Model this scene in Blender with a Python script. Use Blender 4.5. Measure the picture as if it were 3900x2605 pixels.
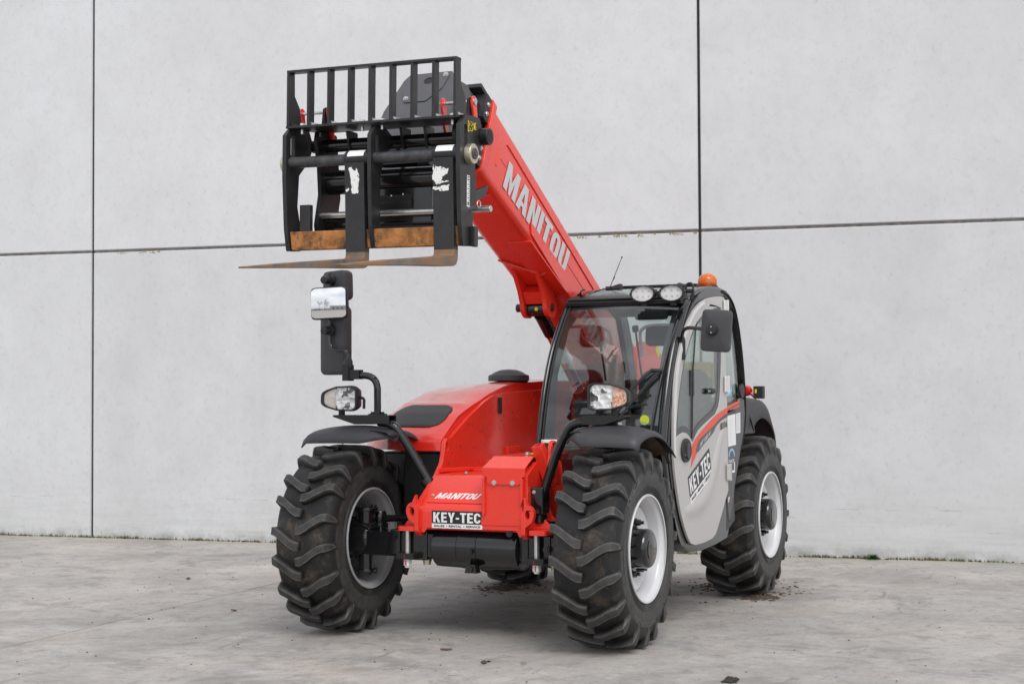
import bpy, bmesh, math, random
from mathutils import Vector, Matrix, noise
from mathutils.geometry import tessellate_polygon
R = math.radians
rnd = random.Random(7)
sc = bpy.context.scene
for o in list(bpy.data.objects): bpy.data.objects.remove(o)
col = sc.collection

# ------------------------------------------------------------------ camera
cd = bpy.data.cameras.new('camera'); cam = bpy.data.objects.new('camera', cd); col.objects.link(cam)
cd.sensor_width = 36.0; cd.lens = 55.86; cd.clip_end = 600
yaw, pitch, roll = R(204.6002), R(1.6968), R(-0.262)
fw = Vector((math.cos(yaw)*math.cos(pitch), math.sin(yaw)*math.cos(pitch), math.sin(pitch)))
rt = Vector((math.sin(yaw), -math.cos(yaw), 0)); up = rt.cross(fw)
r2 = rt*math.cos(roll)+up*math.sin(roll); u2 = -rt*math.sin(roll)+up*math.cos(roll)
M = Matrix((r2, u2, -fw)).transposed().to_4x4(); M.translation = (7.5373, 3.6782, 1.3027)
cam.matrix_world = M
sc.camera = cam
cd.dof.use_dof = True; cd.dof.focus_distance = 7.6; cd.dof.aperture_fstop = 9.0

# ------------------------------------------------------------------ sky, sun, exposure
SUN_EL, SUN_AZ = R(50), R(40)      # azimuth counted from +X towards +Y
w = bpy.data.worlds.new('World'); sc.world = w; w.use_nodes = True
nt = w.node_tree; nt.nodes.clear()
def N(nt, t, **k):
    n = nt.nodes.new(t)
    for a, b in k.items(): setattr(n, a, b)
    return n
out = N(nt, 'ShaderNodeOutputWorld'); bg = N(nt, 'ShaderNodeBackground'); bg.inputs['Strength'].default_value = 0.15
sky = N(nt, 'ShaderNodeTexSky'); sky.sky_type = 'NISHITA'; sky.sun_disc = False
sky.sun_elevation = SUN_EL; sky.sun_rotation = R(90)-SUN_AZ
sky.air_density = 1.0; sky.dust_density = 3.0; sky.ozone_density = 1.0
hsv = N(nt, 'ShaderNodeHueSaturation'); hsv.inputs['Saturation'].default_value = 0.12
tc = N(nt, 'ShaderNodeTexCoord'); mp = N(nt, 'ShaderNodeMapping'); mp.inputs['Scale'].default_value = (1, 1, 3.2)
nz = N(nt, 'ShaderNodeTexNoise'); nz.inputs['Scale'].default_value = 2.2; nz.inputs['Detail'].default_value = 7; nz.inputs['Roughness'].default_value = 0.55; nz.inputs['Distortion'].default_value = .4
rp = N(nt, 'ShaderNodeValToRGB')
rp.color_ramp.elements[0].position = .34; rp.color_ramp.elements[0].color = (.74, .77, .83, 1)
rp.color_ramp.elements[1].position = .66; rp.color_ramp.elements[1].color = (1.25, 1.25, 1.26, 1)
mx = N(nt, 'ShaderNodeMix', data_type='RGBA', blend_type='MULTIPLY'); mx.inputs[0].default_value = 1
lp = nt.links.new
lp(sky.outputs[0], hsv.inputs['Color']); lp(tc.outputs['Generated'], mp.inputs[0]); lp(mp.outputs[0], nz.inputs['Vector'])
ov = N(nt, 'ShaderNodeMix', data_type='RGBA'); ov.inputs[0].default_value = .55; ov.inputs[7].default_value = (5.4, 5.5, 5.65, 1)     # an even layer of thin cloud
lp(nz.outputs[0], rp.inputs[0]); lp(hsv.outputs[0], ov.inputs[6]); lp(ov.outputs[2], mx.inputs[6]); lp(rp.outputs[0], mx.inputs[7])
lp(mx.outputs[2], bg.inputs[0]); lp(bg.outputs[0], out.inputs[0])
sl = bpy.data.lights.new('sun', 'SUN'); sl.energy = 1.3; sl.angle = R(32); sl.color = (1, .97, .93)
so = bpy.data.objects.new('sun', sl); col.objects.link(so)
sdir = Vector((math.cos(SUN_EL)*math.cos(SUN_AZ), math.cos(SUN_EL)*math.sin(SUN_AZ), math.sin(SUN_EL)))
so.rotation_euler = sdir.to_track_quat('Z', 'Y').to_euler(); so.location = sdir*30
sc.view_settings.view_transform = 'Standard'; sc.view_settings.look = 'None'
sc.view_settings.gamma = 1; sc.view_settings.use_curve_mapping = False
sc.view_settings.exposure = 0.30
sc.render.engine = 'CYCLES'

# ------------------------------------------------------------------ materials
def pmat(name, base, rough=.5, metal=0, coat=0, spec=.5, var=0, vscale=8, dirt=None, bump=0, bscale=60, rvar=0, coat_rough=.05):
    """var: lightness variation of the base; dirt=(colour, scale, lo, hi): patchy dirt."""
    m = bpy.data.materials.new(name); m.use_nodes = True
    t = m.node_tree; b = t.nodes['Principled BSDF']
    b.inputs['Base Color'].default_value = (*base, 1); b.inputs['Roughness'].default_value = rough
    b.inputs['Metallic'].default_value = metal; b.inputs['Coat Weight'].default_value = coat
    b.inputs['Coat Roughness'].default_value = coat_rough; b.inputs['Specular IOR Level'].default_value = spec
    if not (var or dirt or bump or rvar): return m
    tc = N(t, 'ShaderNodeTexCoord'); L = t.links.new
    src = None
    if var:
        n = N(t, 'ShaderNodeTexNoise'); n.inputs['Scale'].default_value = vscale; n.inputs['Detail'].default_value = 6; n.inputs['Roughness'].default_value = .65
        L(tc.outputs['Object'], n.inputs['Vector'])
        r = N(t, 'ShaderNodeMapRange'); r.inputs[1].default_value = .3; r.inputs[2].default_value = .7; r.inputs[3].default_value = 1-var; r.inputs[4].default_value = 1+var
        L(n.outputs[0], r.inputs[0])
        x = N(t, 'ShaderNodeMix', data_type='RGBA', blend_type='MULTIPLY'); x.inputs[0].default_value = 1
        x.inputs[6].default_value = (*base, 1); L(r.outputs[0], x.inputs[7]); src = x.outputs[2]
    if dirt:
        dc, ds, lo, hi = dirt
        n = N(t, 'ShaderNodeTexNoise'); n.inputs['Scale'].default_value = ds; n.inputs['Detail'].default_value = 9; n.inputs['Roughness'].default_value = .7
        L(tc.outputs['Object'], n.inputs['Vector'])
        r = N(t, 'ShaderNodeMapRange'); r.inputs[1].default_value = lo; r.inputs[2].default_value = hi; L(n.outputs[0], r.inputs[0])
        x = N(t, 'ShaderNodeMix', data_type='RGBA'); x.inputs[6].default_value = (*base, 1); x.inputs[7].default_value = (*dc, 1)
        if src: L(src, x.inputs[6])
        L(r.outputs[0], x.inputs[0]); src = x.outputs[2]
        q = N(t, 'ShaderNodeMapRange'); q.inputs[3].default_value = rough; q.inputs[4].default_value = max(rough, .8); L(r.outputs[0], q.inputs[0]); L(q.outputs[0], b.inputs['Roughness'])
    if src: L(src, b.inputs['Base Color'])
    if rvar:
        n = N(t, 'ShaderNodeTexNoise'); n.inputs['Scale'].default_value = 5; n.inputs['Detail'].default_value = 5; L(tc.outputs['Object'], n.inputs['Vector'])
        r = N(t, 'ShaderNodeMapRange'); r.inputs[1].default_value = .3; r.inputs[2].default_value = .7; r.inputs[3].default_value = max(0, rough-rvar); r.inputs[4].default_value = rough+rvar
        L(n.outputs[0], r.inputs[0])
        if not dirt: L(r.outputs[0], b.inputs['Roughness'])
    if bump:
        n = N(t, 'ShaderNodeTexNoise'); n.inputs['Scale'].default_value = bscale; n.inputs['Detail'].default_value = 4; L(tc.outputs['Object'], n.inputs['Vector'])
        bp = N(t, 'ShaderNodeBump'); bp.inputs['Strength'].default_value = bump; bp.inputs['Distance'].default_value = .004; L(n.outputs[0], bp.inputs['Height']); L(bp.outputs[0], b.inputs['Normal'])
    return m

RED = pmat('red_paint', (.78, .034, .016), .26, coat=.5, var=.05, vscale=2.5, rvar=.06, dirt=((.36, .075, .05), 6, .56, .95), bump=.02, bscale=60, coat_rough=.09)
REDG = pmat('red_gloss', (.74, .026, .014), .22, coat=.8, rvar=.04, coat_rough=.06)
BLACKG = pmat('black_gloss_paint', (.008, .008, .009), .16, coat=.5, dirt=((.04, .036, .032), 14, .64, .85), bump=.05, bscale=40)
BLACK = pmat('black_paint', (.012, .012, .013), .36, dirt=((.045, .042, .04), 9, .63, .9), bump=.05, bscale=70)
BLACKW = pmat('worn_black_steel', (.017, .017, .018), .40, var=.35, vscale=14, dirt=((.20, .075, .025), 13, .65, .73), bump=.1, bscale=80)
STEELB = pmat('scuffed_shaft', (.055, .055, .057), .42, metal=.2, var=.5, vscale=22, dirt=((.16, .16, .16), 16, .60, .8), bump=.08)
PLAST = pmat('black_plastic', (.046, .046, .050), .52, bump=.12, bscale=420, var=.12, vscale=5)
PLASTD = pmat('dark_plastic', (.02, .02, .022), .5)
GREYP = pmat('grey_boom_cover', (.085, .085, .09), .55, bump=.10, bscale=300, var=.1, vscale=6)
DIRTY = pmat('muddy_plastic', (.03, .028, .026), .8, dirt=((.13, .085, .05), 7, .42, .66), bump=.4, bscale=40)
DOORG = pmat('door_grey', (.45, .435, .42), .30, coat=.4, coat_rough=.15, var=.02, vscale=3)
SILVER = pmat('silver_trim', (.70, .69, .68), .2, metal=.35, coat=.6)
RUBS = pmat('rubber_seal', (.012, .012, .012), .55)
WHITE = pmat('white_paint', (.62, .62, .63), .32, coat=.3, var=.03, dirt=((.42, .39, .35), 9, .58, .9))
LAMPW = pmat('lamp_white', (.85, .85, .85), .25)
RIMSHADE = pmat('rim_shaded', (.36, .36, .365), .4, var=.04, dirt=((.3, .28, .26), 10, .58, .9))  # darker copy of the rim white: shade of the inner side put into the colour
ZINC = pmat('zinc_steel', (.62, .62, .60), .3, metal=.9, var=.15, vscale=30)
BRASS = pmat('passivated_steel', (.60, .55, .42), .35, metal=.85, var=.15, vscale=30)
def mat_reflector():
    m = pmat('lamp_reflector', (.92, .92, .92), .16, metal=.35); t = m.node_tree; b = t.nodes['Principled BSDF']; L = t.links.new
    tc = N(t, 'ShaderNodeTexCoord'); v = N(t, 'ShaderNodeTexVoronoi'); v.inputs['Scale'].default_value = 34; v.distance = 'MANHATTAN'; L(tc.outputs['Object'], v.inputs['Vector'])
    cr = N(t, 'ShaderNodeValToRGB'); e_ = cr.color_ramp.elements; e_[0].position = .08; e_[0].color = (.10, .10, .10, 1); e_[1].position = .28; e_[1].color = (.95, .95, .95, 1)
    sx = N(t, 'ShaderNodeSeparateColor'); L(v.outputs['Color'], sx.inputs[0]); L(sx.outputs[1], cr.inputs[0]); L(cr.outputs[0], b.inputs['Base Color'])
    bp = N(t, 'ShaderNodeBump'); bp.inputs['Strength'].default_value = .7; bp.inputs['Distance'].default_value = .012; L(v.outputs[0], bp.inputs['Height']); L(bp.outputs[0], b.inputs['Normal'])
    return m
REFLM = mat_reflector()
CHROME = pmat('chrome', (.85, .85, .86), .06, metal=1)
RUST = pmat('rusty_bar', (.36, .15, .042), .75, var=.6, vscale=16, dirt=((.06, .042, .032), 9, .50, .62), bump=.4, bscale=60)
FORKM = pmat('worn_fork_steel', (.17, .145, .12), .5, metal=.3, var=.4, vscale=7, dirt=((.34, .165, .06), 6, .45, .66), bump=.15, bscale=50)
DECALW = pmat('white_decal', (.78, .78, .78), .4)
DECALK = pmat('black_decal', (.015, .015, .016), .4)
LETG = pmat('grey_lettering', (.55, .56, .57), .4)
ORANGE = pmat('orange_decal', (.75, .075, .028), .4)
DGREY = pmat('charcoal_panel', (.040, .042, .045), .35, coat=.2)
YELL = pmat('yellow_decal', (.80, .62, .02), .45)
LIME = pmat('lime_sticker', (.55, .66, .02), .5)
REDDOT = pmat('red_dot', (.55, .01, .02), .4)
LBLUE = pmat('light_blue_decal', (.25, .52, .78), .4)
PAPER = pmat('torn_paper', (.78, .78, .76), .7, dirt=((.06, .06, .06), 40, .56, .62))
SEATM = pmat('seat_fabric', (.025, .025, .028), .8)
YPLAST = pmat('yellow_plastic', (.72, .48, .02), .5)
REDL = pmat('red_lens', (.5, .01, .01), .15, coat=.5)

def mat_tyre():
    m = pmat('tyre_rubber', (.0105, .0108, .0117), .52, spec=.35, var=.25, vscale=6, bump=.18, bscale=160)
    t = m.node_tree; b = t.nodes['Principled BSDF']; L = t.links.new
    tc = N(t, 'ShaderNodeTexCoord')
    prev = b.inputs['Base Color'].links[0].from_socket
    n = N(t, 'ShaderNodeTexNoise'); n.inputs['Scale'].default_value = 7; n.inputs['Detail'].default_value = 10; n.inputs['Roughness'].default_value = .72; n.inputs['Distortion'].default_value = .6
    L(tc.outputs['Object'], n.inputs['Vector'])
    # soil keeps to the grooves (the attribute is how deep a point lies below the lug tops)
    at = N(t, 'ShaderNodeAttribute'); at.attribute_name = 'groove'
    ad = N(t, 'ShaderNodeMath', operation='MULTIPLY_ADD'); ad.inputs[1].default_value = .15; L(at.outputs['Fac'], ad.inputs[0]); L(n.outputs[0], ad.inputs[2])
    r = N(t, 'ShaderNodeMapRange'); r.inputs[1].default_value = .66; r.inputs[2].default_value = .84; r.inputs[4].default_value = .9; L(ad.outputs[0], r.inputs[0])
    n2 = N(t, 'ShaderNodeTexNoise'); n2.inputs['Scale'].default_value = 60; n2.inputs['Detail'].default_value = 6; L(tc.outputs['Object'], n2.inputs['Vector'])
    cr = N(t, 'ShaderNodeValToRGB'); cr.color_ramp.elements[0].position = .35; cr.color_ramp.elements[0].color = (.05, .038, .027, 1); cr.color_ramp.elements[1].position = .68; cr.color_ramp.elements[1].color = (.17, .125, .085, 1)
    L(n2.outputs[0], cr.inputs[0])
    x = N(t, 'ShaderNodeMix', data_type='RGBA'); L(r.outputs[0], x.inputs[0]); L(prev, x.inputs[6]); L(cr.outputs[0], x.inputs[7])
    # grey scuff dust
    n3 = N(t, 'ShaderNodeTexNoise'); n3.inputs['Scale'].default_value = 3.2; n3.inputs['Detail'].default_value = 8; n3.inputs['Roughness'].default_value = .6; L(tc.outputs['Object'], n3.inputs['Vector'])
    r3 = N(t, 'ShaderNodeMapRange'); r3.inputs[1].default_value = .40; r3.inputs[2].default_value = .75; r3.inputs[4].default_value = .30; L(n3.outputs[0], r3.inputs[0])
    x3 = N(t, 'ShaderNodeMix', data_type='RGBA'); x3.inputs[7].default_value = (.070, .066, .061, 1); L(r3.outputs[0], x3.inputs[0]); L(x.outputs[2], x3.inputs[6])
    # rubbed, dusty lug tops: greyest along their edges
    rt_ = N(t, 'ShaderNodeMapRange'); rt_.inputs[1].default_value = .55; rt_.inputs[2].default_value = 0; rt_.inputs[4].default_value = .85; L(at.outputs['Fac'], rt_.inputs[0])
    n5 = N(t, 'ShaderNodeTexNoise'); n5.inputs['Scale'].default_value = 24; n5.inputs['Detail'].default_value = 6; L(tc.outputs['Object'], n5.inputs['Vector'])
    m5 = N(t, 'ShaderNodeMath', operation='MULTIPLY'); L(rt_.outputs[0], m5.inputs[0]); r5 = N(t, 'ShaderNodeMapRange'); r5.inputs[1].default_value = .3; r5.inputs[2].default_value = .6; r5.inputs[3].default_value = .45; L(n5.outputs[0], r5.inputs[0]); L(r5.outputs[0], m5.inputs[1])
    x5 = N(t, 'ShaderNodeMix', data_type='RGBA'); x5.inputs[7].default_value = (.14, .135, .128, 1); L(m5.outputs[0], x5.inputs[0]); L(x3.outputs[2], x5.inputs[6])
    L(x5.outputs[2], b.inputs['Base Color'])
    return m
TYRE = mat_tyre()

def mat_glass(name, tint, refl=1.0, ior=1.65):
    m = bpy.data.materials.new(name); m.use_nodes = True; t = m.node_tree; t.nodes.clear(); L = t.links.new
    o = N(t, 'ShaderNodeOutputMaterial'); tr = N(t, 'ShaderNodeBsdfTransparent'); tr.inputs[0].default_value = (*tint, 1)
    g = N(t, 'ShaderNodeBsdfGlossy'); g.inputs['Roughness'].default_value = .01; g.inputs[0].default_value = (refl, refl, refl, 1)
    f = N(t, 'ShaderNodeFresnel'); gm = N(t, 'ShaderNodeNewGeometry'); mr = N(t, 'ShaderNodeMapRange'); mr.inputs[3].default_value = ior; mr.inputs[4].default_value = 1/ior; L(gm.outputs['Backfacing'], mr.inputs[0]); L(mr.outputs[0], f.inputs[0])     # a thin pane: the same from both sides
    x = N(t, 'ShaderNodeMixShader'); L(f.outputs[0], x.inputs[0]); L(tr.outputs[0], x.inputs[1]); L(g.outputs[0], x.inputs[2]); L(x.outputs[0], o.inputs[0])
    return m
GLASS = mat_glass('cab_glass', (.76, .83, .81), ior=1.95)
GLASSD = mat_glass('tinted_glass', (.78, .85, .82), ior=1.9)
LENS = mat_glass('lamp_lens', (.98, .98, .98), ior=1.5)
def mat_amber(name, c, grid):
    m = pmat(name, c, .12, coat=.6)
    t = m.node_tree; b = t.nodes['Principled BSDF']; L = t.links.new
    b.inputs['Transmission Weight'].default_value = .55; b.inputs['IOR'].default_value = 1.3
    if grid:
        tc = N(t, 'ShaderNodeTexCoord'); v = N(t, 'ShaderNodeTexVoronoi'); v.inputs['Scale'].default_value = grid; L(tc.outputs['Object'], v.inputs['Vector'])
        bp = N(t, 'ShaderNodeBump'); bp.inputs['Strength'].default_value = .8; bp.inputs['Distance'].default_value = .004; L(v.outputs[0], bp.inputs['Height']); L(bp.outputs[0], b.inputs['Normal'])
    if grid:
        cr = N(t, 'ShaderNodeValToRGB'); e_ = cr.color_ramp.elements; e_[0].position = .2; e_[0].color = (*c, 1); e_[1].position = .8; e_[1].color = (.85, .78, .70, 1)
        sx = N(t, 'ShaderNodeSeparateColor'); L(v.outputs['Color'], sx.inputs[0]); L(sx.outputs[0], cr.inputs[0]); L(cr.outputs[0], b.inputs['Base Color']); b.inputs['Transmission Weight'].default_value = 0
    return m
AMBER = mat_amber('amber_beacon_lens', (.95, .26, .03), 0)
AMBERG = mat_amber('amber_indicator', (.85, .24, .05), 120)
CLEARG = mat_amber('clear_indicator', (.88, .80, .74), 120)

def mat_concrete(name, base, wall):
    m = bpy.data.materials.new(name); m.use_nodes = True; t = m.node_tree; b = t.nodes['Principled BSDF']; L = t.links.new
    tc = N(t, 'ShaderNodeTexCoord'); b.inputs['Roughness'].default_value = .85 if wall else .7; b.inputs['Specular IOR Level'].default_value = .3
    def nz(sc_, det, rough, mapscale=None, dist=0):
        n = N(t, 'ShaderNodeTexNoise'); n.inputs['Scale'].default_value = sc_; n.inputs['Detail'].default_value = det; n.inputs['Roughness'].default_value = rough; n.inputs['Distortion'].default_value = dist
        s = tc.outputs['Object']
        if mapscale:
            mp = N(t, 'ShaderNodeMapping'); mp.inputs['Scale'].default_value = mapscale[:3]
            if len(mapscale) > 3: mp.inputs['Rotation'].default_value = (0, 0, mapscale[3])
            L(s, mp.inputs[0]); s = mp.outputs[0]
        L(s, n.inputs['Vector']); return n.outputs[0]
    cur = None
    def layer(noise_s, lo, hi, colr, amt, maskz=None):
        nonlocal cur
        r = N(t, 'ShaderNodeMapRange'); r.inputs[1].default_value = lo; r.inputs[2].default_value = hi; r.inputs[4].default_value = amt; L(noise_s, r.inputs[0])
        f = r.outputs[0]
        if maskz is not None:
            mm = N(t, 'ShaderNodeMath', operation='MULTIPLY'); L(f, mm.inputs[0]); L(maskz, mm.inputs[1]); f = mm.outputs[0]
        x = N(t, 'ShaderNodeMix', data_type='RGBA'); L(f, x.inputs[0])
        if cur is None: x.inputs[6].default_value = (*base, 1)
        else: L(cur, x.inputs[6])
        x.inputs[7].default_value = (*colr, 1); cur = x.outputs[2]
    if wall:
        big = nz(.55, 6, .6)
        layer(nz(.9, 7, .62), .38, .72, (base[0]*1.10, base[1]*1.105, base[2]*1.12), .9)
        layer(nz(2.3, 10, .76), .45, .72, (base[0]*.80, base[1]*.80, base[2]*.79), .30)
        layer(nz(11, 8, .75), .50, .72, (base[0]*.82, base[1]*.82, base[2]*.81), .32)
        layer(nz(24, 8, .74), .55, .70, (base[0]*.62, base[1]*.615, base[2]*.60), .68, big)
        layer(nz(.8, 8, .7, (1, 1, .6)), .55, .75, (base[0]*.74, base[1]*.735, base[2]*.72), .22)
        layer(nz(90, 3, .6), .69, .75, (base[0]*.48, base[1]*.47, base[2]*.46), .45, big)
        layer(nz(4.0, 7, .7, (1, 1, .10)), .60, .80, (base[0]*.66, base[1]*.65, base[2]*.64), .16)
        # splash dirt along the foot of the wall
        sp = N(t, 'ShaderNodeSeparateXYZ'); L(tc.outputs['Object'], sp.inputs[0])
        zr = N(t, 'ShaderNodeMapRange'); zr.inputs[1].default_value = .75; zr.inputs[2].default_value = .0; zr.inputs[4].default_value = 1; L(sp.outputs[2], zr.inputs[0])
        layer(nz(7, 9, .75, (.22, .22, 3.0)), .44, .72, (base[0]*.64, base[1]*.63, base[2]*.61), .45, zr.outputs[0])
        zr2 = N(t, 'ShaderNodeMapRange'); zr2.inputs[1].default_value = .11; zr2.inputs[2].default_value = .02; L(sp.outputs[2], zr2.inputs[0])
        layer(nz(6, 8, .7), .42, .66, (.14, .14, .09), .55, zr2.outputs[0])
        bh, bs, bd = nz(60, 8, .7), .12, .004
    else:
        layer(nz(.45, 6, .6), .36, .68, (base[0]*.72, base[1]*.715, base[2]*.71), .8)
        layer(nz(1.1, 9, .70), .45, .64, (base[0]*1.30, base[1]*1.285, base[2]*1.265), .8)
        layer(nz(1.9, 10, .74, None, .8), .52, .63, (base[0]*.58, base[1]*.58, base[2]*.59), .68)
        layer(nz(6, 10, .74, None, .5), .54, .63, (base[0]*.56, base[1]*.55, base[2]*.54), .62)
        layer(nz(9, 10, .74), .55, .66, (base[0]*1.4, base[1]*1.38, base[2]*1.34), .5)
        layer(nz(1.3, 8, .66), .54, .72, (.37, .295, .25), .55)
        layer(nz(16, 9, .75), .52, .66, (base[0]*.62, base[1]*.60, base[2]*.58), .65)
        layer(nz(3.5, 10, .70, (.55, 1.5, 1, .6), 1.0), .61, .67, (base[0]*.50, base[1]*.50, base[2]*.51), .75)
        layer(nz(60, 5, .7), .56, .72, (base[0]*.50, base[1]*.48, base[2]*.46), .65)
        layer(nz(140, 3, .6), .64, .70, (base[0]*1.7, base[1]*1.68, base[2]*1.62), .5)
        # trodden-in soil where the rear wheels have dropped it
        for c_, rad in (((-2.60, .66, 0), .80), ((-2.05, -.72, 0), .62)):
            vd = N(t, 'ShaderNodeVectorMath', operation='DISTANCE'); L(tc.outputs['Object'], vd.inputs[0]); vd.inputs[1].default_value = c_
            dr = N(t, 'ShaderNodeMapRange'); dr.inputs[1].default_value = rad; dr.inputs[2].default_value = rad*.25; L(vd.outputs['Value'], dr.inputs[0])
            layer(nz(5, 9, .75), .40, .60, (.105, .080, .062), .85, dr.outputs[0])
        # a damp green strip where the slab meets the wall
        dp = N(t, 'ShaderNodeVectorMath', operation='DOT_PRODUCT'); L(tc.outputs['Object'], dp.inputs[0]); dp.inputs[1].default_value = (math.cos(.121887), math.sin(.121887), 0)
        wr_ = N(t, 'ShaderNodeMapRange'); wr_.inputs[1].default_value = -4.0; wr_.inputs[2].default_value = -4.45; L(dp.outputs['Value'], wr_.inputs[0])
        layer(nz(2.2, 8, .7), .38, .62, (.30, .305, .20), .55, wr_.outputs[0])
        bh, bs, bd = nz(45, 9, .75), .45, .007
    if wall:     # each panel was cast on its own: slightly different tone
        oi = N(t, 'ShaderNodeObjectInfo'); rr = N(t, 'ShaderNodeMapRange'); rr.inputs[3].default_value = .95; rr.inputs[4].default_value = 1.05; L(oi.outputs['Random'], rr.inputs[0])
        x = N(t, 'ShaderNodeMix', data_type='RGBA', blend_type='MULTIPLY'); x.inputs[0].default_value = 1; L(cur, x.inputs[6]); L(rr.outputs[0], x.inputs[7]); cur = x.outputs[2]
    L(cur, b.inputs['Base Color'])
    bp = N(t, 'ShaderNodeBump'); bp.inputs['Strength'].default_value = bs; bp.inputs['Distance'].default_value = bd; L(bh, bp.inputs['Height']); L(bp.outputs[0], b.inputs['Normal'])
    return m
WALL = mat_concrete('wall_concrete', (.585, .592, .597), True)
GROUND = mat_concrete('yard_concrete', (.385, .363, .342), False)
SEAL = pmat('joint_sealant', (.17, .16, .15), .7, var=.4, vscale=18, bump=.3)
JOINTD = pmat('joint_gap', (.03, .028, .027), .9)
SOIL = pmat('soil', (.075, .05, .034), .95, var=.5, vscale=60, bump=.6, bscale=90)
SOILD = pmat('dark_soil', (.032, .026, .022), .95, var=.5, vscale=60, bump=.6, bscale=90)
MOSS = pmat('moss', (.10, .105, .035), .95, var=.5, vscale=60)
LICH = pmat('yellow_lichen', (.42, .30, .03), .95, var=.4, vscale=80)
LEAFG = pmat('weed_leaf', (.045, .13, .022), .5, var=.3, vscale=30)
LEAFB = pmat('dead_leaf', (.16, .075, .035), .8, var=.4, vscale=40)
STONE = pmat('dark_pebble', (.07, .068, .066), .9, var=.4, vscale=60)
BARK = pmat('bark', (.06, .05, .042), .9)
FARB = pmat('far_building', (.42, .43, .45), .7, var=.05)
FARD = pmat('far_dark', (.05, .05, .055), .6)
HEDGE = pmat('far_hedge', (.05, .05, .03), .95, var=.5, vscale=1)

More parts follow.
